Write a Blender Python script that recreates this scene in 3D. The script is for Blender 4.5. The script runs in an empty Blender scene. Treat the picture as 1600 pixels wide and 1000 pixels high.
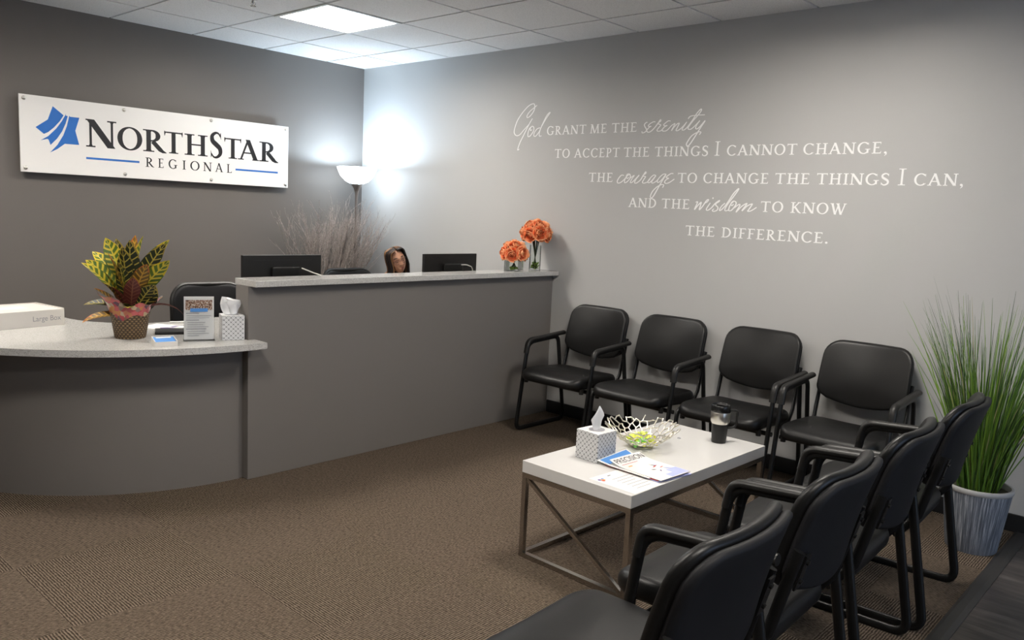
import bpy, bmesh, math, random
from mathutils import Vector, Matrix, noise
from math import sin, cos, pi, sqrt, radians, atan2

SC = bpy.context.scene
COL = SC.collection
random.seed(7)

# ------------------------------------------------------------------ camera
cam_d = bpy.data.cameras.new('camera')
cam_d.sensor_fit = 'HORIZONTAL'
cam_d.sensor_width = 36.0
cam_d.lens = 36.0 * 1263.56 / 1600.0
cam_d.clip_start = 0.05
cam = bpy.data.objects.new('camera', cam_d)
COL.objects.link(cam)
cam.matrix_world = Matrix(((0.674323, 0.065722, -0.735506, -4.66939),
                           (-0.736957, 0.122914, -0.664670, -6.17858),
                           (0.046720, 0.990239, 0.131318, 1.48498),
                           (0, 0, 0, 1)))
SC.camera = cam

# ------------------------------------------------------------------ world, exposure
SC.view_settings.view_transform = 'Standard'
SC.view_settings.look = 'None'
SC.view_settings.gamma = 1.0
SC.view_settings.use_curve_mapping = False
SC.view_settings.exposure = 0.2
w = bpy.data.worlds.new('world')
SC.world = w
w.use_nodes = True
w.node_tree.nodes['Background'].inputs['Color'].default_value = (0.55, 0.72, 1.0, 1)
w.node_tree.nodes['Background'].inputs['Strength'].default_value = 4.0
TROFFER_STRENGTH = 50.0
TORCHIERE_BULB = 720.0
TORCHIERE_SHADE = 13.0

# ------------------------------------------------------------------ materials
MATS = {}
def mat(name, col, rough=0.5, metal=0.0, spec=0.5, emit=None, estr=0.0, trans=0.0, ior=1.45, coat=0.0, alpha=1.0):
    if name in MATS: return MATS[name]
    m = bpy.data.materials.new(name); m.use_nodes = True
    b = m.node_tree.nodes['Principled BSDF']
    b.inputs['Base Color'].default_value = (*col, 1)
    b.inputs['Roughness'].default_value = rough
    b.inputs['Metallic'].default_value = metal
    b.inputs['Specular IOR Level'].default_value = spec
    b.inputs['Transmission Weight'].default_value = trans
    b.inputs['IOR'].default_value = ior
    b.inputs['Coat Weight'].default_value = coat
    if emit:
        b.inputs['Emission Color'].default_value = (*emit, 1)
        b.inputs['Emission Strength'].default_value = estr
    MATS[name] = m
    return m

def nt(m):
    return m.node_tree, m.node_tree.nodes['Principled BSDF']
def N(t, typ, **kw):
    n = t.nodes.new(typ)
    for k, v in kw.items(): setattr(n, k, v)
    return n
def ramp(t, fac, stops):
    r = N(t, 'ShaderNodeValToRGB')
    e = r.color_ramp.elements
    while len(e) < len(stops): e.new(0.5)
    for i, (p, c) in enumerate(stops):
        e[i].position = p; e[i].color = (*c, 1)
    t.links.new(fac, r.inputs['Fac'])
    return r.outputs['Color']
def M(t, op, a, b=None, c=None):
    n = N(t, 'ShaderNodeMath', operation=op)
    for i, v in enumerate((a, b, c)):
        if v is None: continue
        if isinstance(v, (int, float)): n.inputs[i].default_value = v
        else: t.links.new(v, n.inputs[i])
    return n.outputs[0]
def coords(t, kind='Object'):
    return N(t, 'ShaderNodeTexCoord').outputs[kind]
def noise_tex(t, vec, scale, detail=3, rough=0.5):
    n = N(t, 'ShaderNodeTexNoise'); n.inputs['Scale'].default_value = scale
    n.inputs['Detail'].default_value = detail; n.inputs['Roughness'].default_value = rough
    if vec is not None: t.links.new(vec, n.inputs['Vector'])
    return n.outputs['Fac']
def bump(t, b, h, strength=0.2, dist=0.002):
    n = N(t, 'ShaderNodeBump'); n.inputs['Strength'].default_value = strength
    n.inputs['Distance'].default_value = dist
    t.links.new(h, n.inputs['Height']); t.links.new(n.outputs['Normal'], b.inputs['Normal'])
def sep(t, vec):
    s = N(t, 'ShaderNodeSeparateXYZ'); t.links.new(vec, s.inputs[0]); return s.outputs
def comb(t, x, y, z):
    s = N(t, 'ShaderNodeCombineXYZ')
    for i, v in enumerate((x, y, z)):
        if isinstance(v, (int, float)): s.inputs[i].default_value = v
        else: t.links.new(v, s.inputs[i])
    return s.outputs[0]
def mixc(t, fac, a, b):
    n = N(t, 'ShaderNodeMix', data_type='RGBA')
    if isinstance(fac, (int, float)): n.inputs[0].default_value = fac
    else: t.links.new(fac, n.inputs[0])
    for i, v in ((6, a), (7, b)):
        if isinstance(v, tuple): n.inputs[i].default_value = (*v, 1)
        else: t.links.new(v, n.inputs[i])
    return n.outputs[2]

def paint(name, col, rough=0.55, bs=0.05):
    m = mat(name, col, rough, spec=0.35); t, b = nt(m)
    bump(t, b, noise_tex(t, coords(t), 260, 2), bs, 0.001)
    return m
M_DARKWALL = paint('dark_taupe_paint', (0.150, 0.136, 0.125), 0.5)
M_GREYWALL = paint('light_grey_paint', (0.45, 0.448, 0.442), 0.5)
M_DESK = paint('desk_grey_paint', (0.172, 0.159, 0.147), 0.5)
M_OFFWALL = paint('plain_wall_paint', (0.44, 0.43, 0.41), 0.6)

def m_ceiling():
    m = mat('ceiling_tile', (0.62, 0.61, 0.60), 0.9, spec=0.1); t, b = nt(m)
    c = coords(t)
    f = noise_tex(t, c, 160, 3, 0.7)
    t.links.new(ramp(t, f, [(0.32, (0.58, 0.57, 0.555)), (0.48, (0.82, 0.81, 0.80)), (1, (0.86, 0.85, 0.84))]), b.inputs['Base Color'])
    bump(t, b, f, 0.3, 0.002)
    return m
M_CEIL = m_ceiling()
M_CEILGRID = mat('ceiling_grid', (0.09, 0.085, 0.08), 0.8)

def m_carpet():
    m = mat('carpet_tile', (0.1, 0.08, 0.06), 0.95, spec=0.1); t, b = nt(m)
    c = coords(t); x, y, z = sep(t, c)
    T = 0.6096
    fx = M(t, 'FLOOR', M(t, 'DIVIDE', M(t, 'ADD', x, 3.10 + 20 * T), T))
    fy = M(t, 'FLOOR', M(t, 'DIVIDE', M(t, 'ADD', y, 3.34 + 20 * T), T))
    par = M(t, 'MODULO', M(t, 'ADD', fx, fy), 2.0)
    # along / across coordinates swap from tile to tile (quarter-turn laying)
    across = M(t, 'ADD', M(t, 'MULTIPLY', x, par), M(t, 'MULTIPLY', y, M(t, 'SUBTRACT', 1.0, par)))
    along = M(t, 'ADD', M(t, 'MULTIPLY', y, par), M(t, 'MULTIPLY', x, M(t, 'SUBTRACT', 1.0, par)))
    v = comb(t, across, along, 0.0)
    wob = noise_tex(t, comb(t, M(t, 'MULTIPLY', across, 22.0), M(t, 'MULTIPLY', along, 22.0), 0.0), 1.6, 2)
    ph = M(t, 'ADD', M(t, 'MULTIPLY', across, 2 * pi / 0.0100), M(t, 'MULTIPLY', wob, 4.0))
    rib = M(t, 'MULTIPLY_ADD', M(t, 'SINE', ph), 0.5, 0.5)
    brk = noise_tex(t, comb(t, M(t, 'MULTIPLY', across, 150.0), M(t, 'MULTIPLY', along, 62.0), 0.0), 1.0, 2, 0.6)
    h = M(t, 'ADD', M(t, 'MULTIPLY', rib, 0.36), M(t, 'MULTIPLY', brk, 0.68))
    tone = noise_tex(t, comb(t, fx, fy, 0.0), 3.1, 0)
    col = ramp(t, h, [(0.33, (0.021, 0.015, 0.010)), (0.52, (0.088, 0.066, 0.048)), (0.70, (0.200, 0.157, 0.120))])
    col2 = mixc(t, M(t, 'MULTIPLY', tone, 0.35), col, (0.055, 0.041, 0.030))
    t.links.new(col2, b.inputs['Base Color'])
    bump(t, b, h, 0.8, 0.004)
    return m
M_CARPET = m_carpet()

def m_plank():
    m = mat('dark_plank', (0.05, 0.045, 0.042), 0.35); t, b = nt(m)
    x, y, z = sep(t, coords(t))
    row = M(t, 'FLOOR', M(t, 'DIVIDE', x, 0.18))
    edge = M(t, 'ABSOLUTE', M(t, 'SUBTRACT', M(t, 'FRACT', M(t, 'DIVIDE', x, 0.18)), 0.5))
    grain = noise_tex(t, comb(t, M(t, 'MULTIPLY', x, 14.0), M(t, 'ADD', M(t, 'MULTIPLY', y, 1.6), M(t, 'MULTIPLY', row, 7.3)), row), 2.2, 5, 0.6)
    col = ramp(t, grain, [(0.3, (0.022, 0.019, 0.018)), (0.55, (0.060, 0.052, 0.048)), (0.8, (0.115, 0.103, 0.097))])
    t.links.new(mixc(t, M(t, 'GREATER_THAN', edge, 0.492), col, (0.012, 0.011, 0.010)), b.inputs['Base Color'])
    bump(t, b, grain, 0.15, 0.002)
    return m
M_PLANK = m_plank()
M_RUBBER = mat('dark_rubber', (0.030, 0.028, 0.027), 0.5)
M_BASEB = mat('black_baseboard', (0.012, 0.012, 0.013), 0.5)

def m_quartz():
    m = mat('speckled_quartz', (0.7, 0.68, 0.65), 0.12, spec=0.5); t, b = nt(m)
    c = coords(t)
    v = N(t, 'ShaderNodeTexVoronoi'); v.inputs['Scale'].default_value = 480; t.links.new(c, v.inputs['Vector'])
    s = sep(t, v.outputs['Color'])[0]
    base = ramp(t, s, [(0.0, (0.19, 0.175, 0.16)), (0.06, (0.29, 0.28, 0.265)), (0.16, (0.425, 0.415, 0.395)), (0.6, (0.485, 0.475, 0.455)), (1.0, (0.60, 0.59, 0.57))])
    t.links.new(base, b.inputs['Base Color'])
    return m
M_QUARTZ = m_quartz()

def m_vinyl():
    m = mat('black_vinyl', (0.0062, 0.006, 0.006), 0.40, spec=0.36); t, b = nt(m)
    c = coords(t)
    v = N(t, 'ShaderNodeTexVoronoi'); v.inputs['Scale'].default_value = 420; t.links.new(c, v.inputs['Vector'])
    h = M(t, 'ADD', v.outputs['Distance'], M(t, 'MULTIPLY', noise_tex(t, c, 14, 2), 1.2))
    bump(t, b, h, 0.08, 0.0015)
    return m
M_VINYL = m_vinyl()
M_FABRIC = mat('black_back_shell', (0.008, 0.008, 0.0095), 0.6, spec=0.3)
M_BLACKMETAL = mat('black_powder_metal', (0.006, 0.006, 0.006), 0.36, spec=0.4)
M_BLACKPLASTIC = mat('black_plastic', (0.012, 0.0115, 0.011), 0.42, spec=0.4)
M_GLOSSBLACK = mat('gloss_black_plastic', (0.010, 0.010, 0.010), 0.22)
M_CHROME = mat('polished_chrome', (0.55, 0.54, 0.52), 0.16, metal=1.0)
M_BRUSHED = mat('brushed_steel', (0.62, 0.59, 0.54), 0.30, metal=1.0)
M_SILVER = mat('silver_wire', (0.70, 0.66, 0.58), 0.28, metal=1.0)
M_DARKSTEEL = mat('table_frame_metal', (0.46, 0.43, 0.40), 0.2, metal=1.0)
M_NICKEL = mat('lamp_pole_metal', (0.30, 0.27, 0.25), 0.35, metal=0.9)
M_WHITEGLOSS = mat('white_lacquer', (0.64, 0.63, 0.615), 0.12, coat=0.3)
M_WHITE = mat('white_paper', (0.72, 0.71, 0.695), 0.6)
M_CARD = mat('white_card', (0.66, 0.63, 0.59), 0.45)
M_TISSUE = mat('white_tissue', (0.82, 0.82, 0.82), 0.9)
M_SIGN = mat('sign_panel_white', (0.90, 0.88, 0.855), 0.32)
M_INK = mat('black_ink', (0.010, 0.009, 0.011), 0.5)
M_GREYINK = mat('grey_ink', (0.28, 0.28, 0.30), 0.6)
M_BLUE = mat('sign_blue', (0.020, 0.150, 0.520), 0.4)
M_BLUE2 = mat('print_blue', (0.070, 0.230, 0.560), 0.5)
M_LAVENDER = mat('print_lavender', (0.42, 0.46, 0.80), 0.5)
M_RED = mat('print_red', (0.50, 0.07, 0.06), 0.5)
M_ORANGEINK = mat('print_orange', (0.80, 0.36, 0.06), 0.5)
M_PURPLE = mat('print_purple', (0.12, 0.07, 0.25), 0.5)
M_VINYLWHITE = mat('white_decal', (0.91, 0.91, 0.90), 0.5)
def m_thin(name, tint, gloss):
    m = bpy.data.materials.new(name); m.use_nodes = True; t = m.node_tree; t.nodes.clear()
    o = N(t, 'ShaderNodeOutputMaterial'); tr = N(t, 'ShaderNodeBsdfTransparent'); tr.inputs[0].default_value = (*tint, 1)
    gl = N(t, 'ShaderNodeBsdfGlossy'); gl.inputs['Roughness'].default_value = 0.04
    lw = N(t, 'ShaderNodeLayerWeight'); lw.inputs['Blend'].default_value = gloss
    mx = N(t, 'ShaderNodeMixShader'); t.links.new(M(t, 'MULTIPLY', lw.outputs['Fresnel'], 0.8), mx.inputs[0])
    t.links.new(tr.outputs[0], mx.inputs[1]); t.links.new(gl.outputs[0], mx.inputs[2]); t.links.new(mx.outputs[0], o.inputs[0])
    return m
M_ACRYLIC = m_thin('clear_acrylic', (0.97, 0.975, 0.975), 0.12)
M_GLASS = m_thin('clear_glass', (0.965, 0.98, 0.97), 0.16)
M_LIGHT = mat('troffer_diffuser', (0.9, 0.9, 0.9), 0.5, emit=(1.0, 0.94, 0.86), estr=TROFFER_STRENGTH)
M_TROFFERFRAME = mat('troffer_frame', (0.70, 0.69, 0.66), 0.45)
M_BULB = mat('torchiere_bulb', (1, 1, 1), 0.5, emit=(0.66, 0.84, 1.0), estr=TORCHIERE_BULB)
M_SHADE = mat('frosted_glass_shade', (0.9, 0.95, 1.0), 0.4, emit=(0.74, 0.88, 1.0), estr=TORCHIERE_SHADE)

# ------------------------------------------------------------------ mesh helpers
def to_mesh(name, bm, smooth=False, sharp=None):
    bmesh.ops.recalc_face_normals(bm, faces=bm.faces)
    me = bpy.data.meshes.new(name)
    bm.to_mesh(me); bm.free()
    if smooth:
        for p in me.polygons: p.use_smooth = True
        if sharp is not None:
            me.set_sharp_from_angle(angle=radians(sharp))
    return me
def obj(name, bm, mats, parent=None, loc=None, rot=None, smooth=False, sharp=35):
    me = bm if isinstance(bm, bpy.types.Mesh) else to_mesh(name, bm, smooth, sharp)
    if not isinstance(mats, (list, tuple)): mats = [mats]
    if len(me.materials) == 0:
        for m in mats: me.materials.append(m)
    o = bpy.data.objects.new(name, me)
    COL.objects.link(o)
    if parent: o.parent = parent
    if loc: o.location = loc
    if rot: o.rotation_euler = rot
    return o
def tag(o, label=None, cat=None, group=None, kind=None):
    if label: o['label'] = label
    if cat: o['category'] = cat
    if group: o['group'] = group
    if kind: o['kind'] = kind
    return o
def thing(name, label, cat, loc=(0, 0, 0), rz=0.0, group=None):
    o = bpy.data.objects.new(name, None); COL.objects.link(o)
    o.empty_display_size = 0.1
    o.location = loc; o.rotation_euler = (0, 0, rz)
    return tag(o, label, cat, group)
def copy_tree(o, parent=None):
    c = o.copy(); COL.objects.link(c)
    if parent: c.parent = parent
    for ch in list(o.children): copy_tree(ch, c)
    return c

def box(bm, x0, x1, y0, y1, z0, z1, mi=0, bev=0.0, seg=2):
    vs = [bm.verts.new(p) for p in ((x0, y0, z0), (x1, y0, z0), (x1, y1, z0), (x0, y1, z0), (x0, y0, z1), (x1, y0, z1), (x1, y1, z1), (x0, y1, z1))]
    fs = [bm.faces.new([vs[i] for i in q]) for q in ((0, 3, 2, 1), (4, 5, 6, 7), (0, 1, 5, 4), (1, 2, 6, 5), (2, 3, 7, 6), (3, 0, 4, 7))]
    for f in fs: f.material_index = mi
    if bev > 0:
        es = list({e for f in fs for e in f.edges})
        r = bmesh.ops.bevel(bm, geom=es, offset=bev, segments=seg, affect='EDGES', profile=0.5)
        for f in r['faces']: f.material_index = mi
    return vs
def prism(bm, pts, z0, z1, mi=0):
    lo = [bm.verts.new((x, y, z0)) for x, y in pts]; hi = [bm.verts.new((x, y, z1)) for x, y in pts]
    n = len(pts)
    fs = [bm.faces.new(lo[::-1]), bm.faces.new(hi)]
    for i in range(n): fs.append(bm.faces.new((lo[i], lo[(i + 1) % n], hi[(i + 1) % n], hi[i])))
    for f in fs: f.material_index = mi
    return fs
def frames(pts, closed=False):
    pts = [Vector(p) for p in pts]; n = len(pts); T = []
    for i in range(n):
        if closed: d = pts[(i + 1) % n] - pts[i - 1]
        else: d = pts[min(i + 1, n - 1)] - pts[max(i - 1, 0)]
        T.append(d.normalized())
    up = Vector((0, 0, 1)) if abs(T[0].z) < 0.9 else Vector((1, 0, 0))
    nrm = (up - T[0] * up.dot(T[0])).normalized(); out = []
    for i in range(n):
        nrm = (nrm - T[i] * nrm.dot(T[i]))
        if nrm.length < 1e-6: nrm = T[i].orthogonal()
        nrm.normalize()
        out.append((pts[i], nrm.copy(), T[i].cross(nrm)))
    return out
def tube(bm, pts, r, n=8, closed=False, mi=0, flat=None, hint=None, cap=True):
    """r: number or list; flat=(a,b): elliptic section a along hint, b across."""
    fr = frames(pts, closed); rings = []
    for i, (p, a, b) in enumerate(fr):
        rr = r[i] if isinstance(r, (list, tuple)) else r
        if hint is not None:
            t = a.cross(b); a = Vector(hint) - t * Vector(hint).dot(t)
            a.normalize(); b = t.cross(a)
        ra, rb = (rr, rr) if flat is None else flat
        rings.append([bm.verts.new(p + a * (cos(2 * pi * k / n) * ra) + b * (sin(2 * pi * k / n) * rb)) for k in range(n)])
    m = len(rings)
    for i in range(m if closed else m - 1):
        A, B = rings[i], rings[(i + 1) % m]
        for k in range(n):
            f = bm.faces.new((A[k], A[(k + 1) % n], B[(k + 1) % n], B[k])); f.material_index = mi
    if cap and not closed:
        for R in (rings[0][::-1], rings[-1]):
            f = bm.faces.new(R); f.material_index = mi
def bar(bm, p, q, w, h, mi=0, up=(0, 0, 1)):
    """square bar from p to q; w across, h along up"""
    p, q = Vector(p), Vector(q); t = (q - p).normalized(); u = Vector(up); u = u - t * u.dot(t)
    if u.length < 1e-5: u = t.orthogonal()
    u.normalize(); s = t.cross(u)
    vs = []
    for c in (p, q):
        for a, b in ((-1, -1), (1, -1), (1, 1), (-1, 1)): vs.append(bm.verts.new(c + s * (a * w / 2) + u * (b * h / 2)))
    for q4 in ((0, 1, 2, 3), (7, 6, 5, 4), (0, 4, 5, 1), (1, 5, 6, 2), (2, 6, 7, 3), (3, 7, 4, 0)):
        f = bm.faces.new([vs[i] for i in q4]); f.material_index = mi
def lathe(bm, prof, n=32, mi=0, c=(0, 0, 0), mis=None):
    rings = []
    for r, z in prof:
        if r < 1e-5: rings.append([bm.verts.new((c[0], c[1], c[2] + z))])
        else: rings.append([bm.verts.new((c[0] + r * cos(2 * pi * k / n), c[1] + r * sin(2 * pi * k / n), c[2] + z)) for k in range(n)])
    for i in range(len(rings) - 1):
        A, B = rings[i], rings[i + 1]; m_ = mis[i] if mis else mi
        for k in range(n):
            k2 = (k + 1) % n
            if len(A) == 1 and len(B) == 1: continue
            if len(A) == 1: f = bm.faces.new((A[0], B[k2], B[k]))
            elif len(B) == 1: f = bm.faces.new((A[k], A[k2], B[0]))
            else: f = bm.faces.new((A[k], A[k2], B[k2], B[k]))
            f.material_index = m_
def round_path(pts, rad, seg=5):
    """polyline with rounded corners (3D); rad: number or list per inner corner"""
    pts = [Vector(p) for p in pts]; out = [pts[0]]
    for i in range(1, len(pts) - 1):
        r = rad[i - 1] if isinstance(rad, (list, tuple)) else rad
        a, b, c = pts[i - 1], pts[i], pts[i + 1]
        d1, d2 = (a - b), (c - b); l = min(r, d1.length * 0.49, d2.length * 0.49)
        p0, p2 = b + d1.normalized() * l, b + d2.normalized() * l
        for k in range(seg + 1):
            s = k / seg; out.append(p0 * (1 - s) ** 2 + b * (2 * s * (1 - s)) + p2 * s ** 2)
    out.append(pts[-1]); return out
def round_rect(w, h, r, seg=6, cx=0, cy=0):
    out = []
    for (sx, sy, a0) in ((1, 1, 0), (-1, 1, 90), (-1, -1, 180), (1, -1, 270)):
        for k in range(seg + 1):
            a = radians(a0 + 90 * k / seg)
            out.append((cx + sx * (w / 2 - r) + r * cos(a), cy + sy * (h / 2 - r) + r * sin(a)))
    return out
def catmull(pts, sub=5, closed=False):
    P = [Vector(p) for p in pts]; n = len(P); out = []
    for i in range(n if closed else n - 1):
        if closed: p0, p1, p2, p3 = P[i - 1], P[i], P[(i + 1) % n], P[(i + 2) % n]
        else: p0, p1, p2, p3 = P[max(i - 1, 0)], P[i], P[i + 1], P[min(i + 2, n - 1)]
        for k in range(sub):
            t = k / sub
            out.append(0.5 * ((2 * p1) + (p2 - p0) * t + (2 * p0 - 5 * p1 + 4 * p2 - p3) * t * t + (3 * p1 - p0 - 3 * p2 + p3) * t ** 3))
    if not closed: out.append(P[-1])
    return out
def pad(bm, outline, t, r, dome, fmap, mi=0, under=True, rseg=4):
    """upholstered pad: outline in (u,v), thickness t along w, edge radius r, crown height dome; fmap(u,v,w)->xyz"""
    O = []
    for i, p in enumerate(outline):
        a, c_ = Vector(p), Vector(outline[(i + 1) % len(outline)]); m_ = max(1, int(math.ceil((c_ - a).length / 0.025)))
        for k in range(m_): O.append(a.lerp(c_, k / m_))
    n = len(O)
    c = sum(O, Vector((0, 0))) / n
    nr = []
    for i in range(n):
        d = (O[(i + 1) % n] - O[i - 1]); nv = Vector((d.y, -d.x)).normalized()
        if nv.dot(O[i] - c) < 0: nv = -nv
        nr.append(nv)
    lev = []
    for k in range(rseg + 1):           # bottom edge
        a = pi / 2 * k / rseg; lev.append((r * (1 - sin(a)), 1.0, r * (1 - cos(a))))
    for k in range(rseg + 1):           # top edge
        a = pi / 2 * k / rseg; lev.append((r * (1 - cos(a)), 1.0, t - r + r * sin(a)))
    rings = [[(O[i] - nr[i] * ins, w_) for i in range(n)] for ins, s, w_ in lev]
    base = [O[i] - nr[i] * r for i in range(n)]
    for s in (0.94, 0.87, 0.79, 0.7, 0.6, 0.5, 0.4, 0.3, 0.2, 0.1):
        rings.append([(c + (base[i] - c) * s, t + dome * (1 - s ** 2)) for i in range(n)])
    V_ = [[bm.verts.new(fmap(p.x, p.y, w_)) for p, w_ in R] for R in rings]
    for i in range(len(V_) - 1):
        for k in range(n):
            f = bm.faces.new((V_[i][k], V_[i][(k + 1) % n], V_[i + 1][(k + 1) % n], V_[i + 1][k])); f.material_index = mi
    top = bm.verts.new(fmap(c.x, c.y, t + dome))
    for k in range(n): bm.faces.new((V_[-1][k], V_[-1][(k + 1) % n], top)).material_index = mi
    rb = [[bm.verts.new(fmap(*(c + (base[i] - c) * s), 0)) for i in range(n)] for s in (0.9, 0.8, 0.7, 0.6, 0.5, 0.4, 0.3, 0.2, 0.1)]
    prev = V_[0]
    for R in rb:
        for k in range(n): bm.faces.new((prev[(k + 1) % n], prev[k], R[k], R[(k + 1) % n])).material_index = mi
        prev = R
    bot = bm.verts.new(fmap(c.x, c.y, 0))
    for k in range(n): bm.faces.new((prev[(k + 1) % n], prev[k], bot)).material_index = mi
def text_mesh(s, size, align='LEFT'):
    cu = bpy.data.curves.new('text', 'FONT'); cu.body = s; cu.size = size; cu.align_x = align
    o = bpy.data.objects.new('text', cu)
    me = bpy.data.meshes.new_from_object(o)
    bpy.data.objects.remove(o)
    me.materials.clear()
    return me
def flat(bm, pts, mi=0):
    f = bm.faces.new([bm.verts.new(p) for p in pts]); f.material_index = mi; return f

# ------------------------------------------------------------------ setting
HC = 2.72
def struct(name, bm, mats, **k):
    return tag(obj(name, bm, mats, **k), kind='structure')
XL, YF = -8.4, -9.4
bm = bmesh.new(); box(bm, XL, 0.0, -5.47, 0.0, -0.1, 0.0); struct('floor', bm, M_CARPET)
bm = bmesh.new(); box(bm, XL, 0.0, YF, -5.52, -0.1, -0.002); struct('floor_plank', bm, M_PLANK)
bm = bmesh.new()
prof = [(-5.465, -0.02), (-5.465, 0.004), (-5.478, 0.008), (-5.508, 0.008), (-5.528, 0.0015), (-5.528, -0.02)]
A = [bm.verts.new((XL, y, z)) for y, z in prof]; B = [bm.verts.new((-0.012, y, z)) for y, z in prof]
for i in range(len(prof)): bm.faces.new((A[i], A[(i + 1) % 6], B[(i + 1) % 6], B[i]))
bm.faces.new(A); bm.faces.new(B[::-1]); struct('trim_1', bm, M_RUBBER)
bm = bmesh.new(); box(bm, XL - 0.1, 0.1, 0.0, 0.1, -0.1, HC + 0.1); struct('wall_back', bm, M_DARKWALL)
bm = bmesh.new(); box(bm, 0.0, 0.1, YF, 0.0, -0.1, HC + 0.1); struct('wall_right', bm, M_GREYWALL)
bm = bmesh.new(); box(bm, XL - 0.1, XL, YF, 0.0, -0.1, HC + 0.1); struct('wall_left', bm, M_OFFWALL)
# front wall (behind the camera) with a window opening for daylight
WX0, WX1, WZ0, WZ1 = -3.4, -0.9, 0.75, 2.2
bm = bmesh.new()
box(bm, XL - 0.1, WX0, YF - 0.1, YF, -0.1, HC + 0.1); box(bm, WX1, 0.1, YF - 0.1, YF, -0.1, HC + 0.1)
box(bm, WX0, WX1, YF - 0.1, YF, -0.1, WZ0); box(bm, WX0, WX1, YF - 0.1, YF, WZ1, HC + 0.1)
struct('wall_front', bm, M_OFFWALL)
bm = bmesh.new()
for x in (WX0, (WX0 + WX1) / 2, WX1): box(bm, x - 0.03, x + 0.03, YF - 0.07, YF - 0.01, WZ0, WZ1)
for z in (WZ0, WZ1): box(bm, WX0, WX1, YF - 0.07, YF - 0.01, z - 0.03, z + 0.03)
struct('window_1', bm, M_TROFFERFRAME)
bm = bmesh.new(); box(bm, -0.012, 0.0, YF, -2.36, 0.0, 0.092, bev=0.003); struct('baseboard_right', bm, M_BASEB)
bm = bmesh.new(); box(bm, XL, 0.0, -0.012, 0.0, 0.0, 0.092); struct('baseboard_back', bm, M_BASEB)

# ceiling: lay-in tiles with recessed joints; openings where the light fixtures sit
T = 0.6096; CA, CB = 0.405, 0.533
xs = [0.0] + [-CA - i * T for i in range(14)]; xs = [x for x in xs if x > XL] + [XL]
ys = [0.0] + [-CB - i * T for i in range(16)]; ys = [y for y in ys if y > YF] + [YF]
FIX = {(2, 2), (6, 2), (6, 6), (2, 7), (6, 10)}  # last two are unseen lights added to brighten the right wall and planter
bm = bmesh.new(); g = 0.0075
for i in range(len(xs) - 1):
    for j in range(len(ys) - 1):
        if (i, j) in FIX: continue
        x1, x0, y1, y0 = xs[i], xs[i + 1], ys[j], ys[j + 1]
        a0 = x0 + (g if x0 > XL else 0); a1 = x1 - (g if x1 < 0 else 0); b0 = y0 + (g if y0 > YF else 0); b1 = y1 - (g if y1 < 0 else 0)
        box(bm, a0, a1, b0, b1, HC, HC + 0.02)
for x in xs[1:-1]: box(bm, x - 0.012, x + 0.012, YF, 0.0, HC + 0.010, HC + 0.03, mi=1)
for y in ys[1:-1]: box(bm, XL, 0.0, y - 0.012, y + 0.012, HC + 0.011, HC + 0.031, mi=1)
struct('ceiling', bm, [M_CEIL, M_CEILGRID])
bm = bmesh.new(); box(bm, XL - 0.1, 0.1, YF - 0.1, 0.1, HC + 0.2, HC + 0.25); struct('ceiling_slab', bm, M_OFFWALL)

def troffer(i, j, label):
    x1, x0, y1, y0 = xs[i], xs[i + 1], ys[j], ys[j + 1]
    cx, cy = (x0 + x1) / 2, (y0 + y1) / 2; h = T / 2 - 0.002
    t = thing('ceiling_light', label, 'ceiling light', (cx, cy, HC), 0, 'square ceiling lights')
    b = bmesh.new(); wd = 0.028
    for (a0, a1, c0, c1) in ((-h, h, -h, -h + wd), (-h, h, h - wd, h), (-h, -h + wd, -h + wd, h - wd), (h - wd, h, -h + wd, h - wd)):
        box(b, a0, a1, c0, c1, -0.006, 0.085)
    obj('frame', b, M_TROFFERFRAME, t)
    b = bmesh.new(); box(b, -h + wd, h - wd, -h + wd, h - wd, 0.065, 0.08)
    obj('diffuser', b, M_LIGHT, t)
    b = bmesh.new(); box(b, -h, h, -h, h, 0.086, 0.12)
    obj('housing', b, M_TROFFERFRAME, t)
    return t
troffer(2, 2, 'bright square recessed light in the tiled ceiling above the reception desk')
for (i, j) in sorted(FIX - {(2, 2)}):
    troffer(i, j, 'unseen square recessed light placed in the tiled ceiling to light the room')

t = thing('fire_sprinkler', 'small dark sprinkler head hanging from ceiling left of the square light', 'sprinkler', (-1.945, -1.44, HC))
b = bmesh.new(); lathe(b, [(0, 0), (0.028, 0), (0.028, -0.004), (0.010, -0.008), (0, -0.008)], 20); obj('escutcheon', b, M_DARKSTEEL, t, smooth=True)
b = bmesh.new(); lathe(b, [(0, -0.006), (0.008, -0.006), (0.008, -0.022), (0.004, -0.03), (0.004, -0.044), (0, -0.044)], 12)
tube(b, [(0.008, 0, -0.02), (0.014, 0, -0.032), (0.004, 0, -0.046)], 0.002, 6); tube(b, [(-0.008, 0, -0.02), (-0.014, 0, -0.032), (-0.004, 0, -0.046)], 0.002, 6)
obj('body', b, M_DARKSTEEL, t, smooth=True)
b = bmesh.new(); lathe(b, [(0, -0.044), (0.018, -0.045), (0.018, -0.047), (0, -0.048)], 16); obj('deflector', b, M_DARKSTEEL, t)

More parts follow.
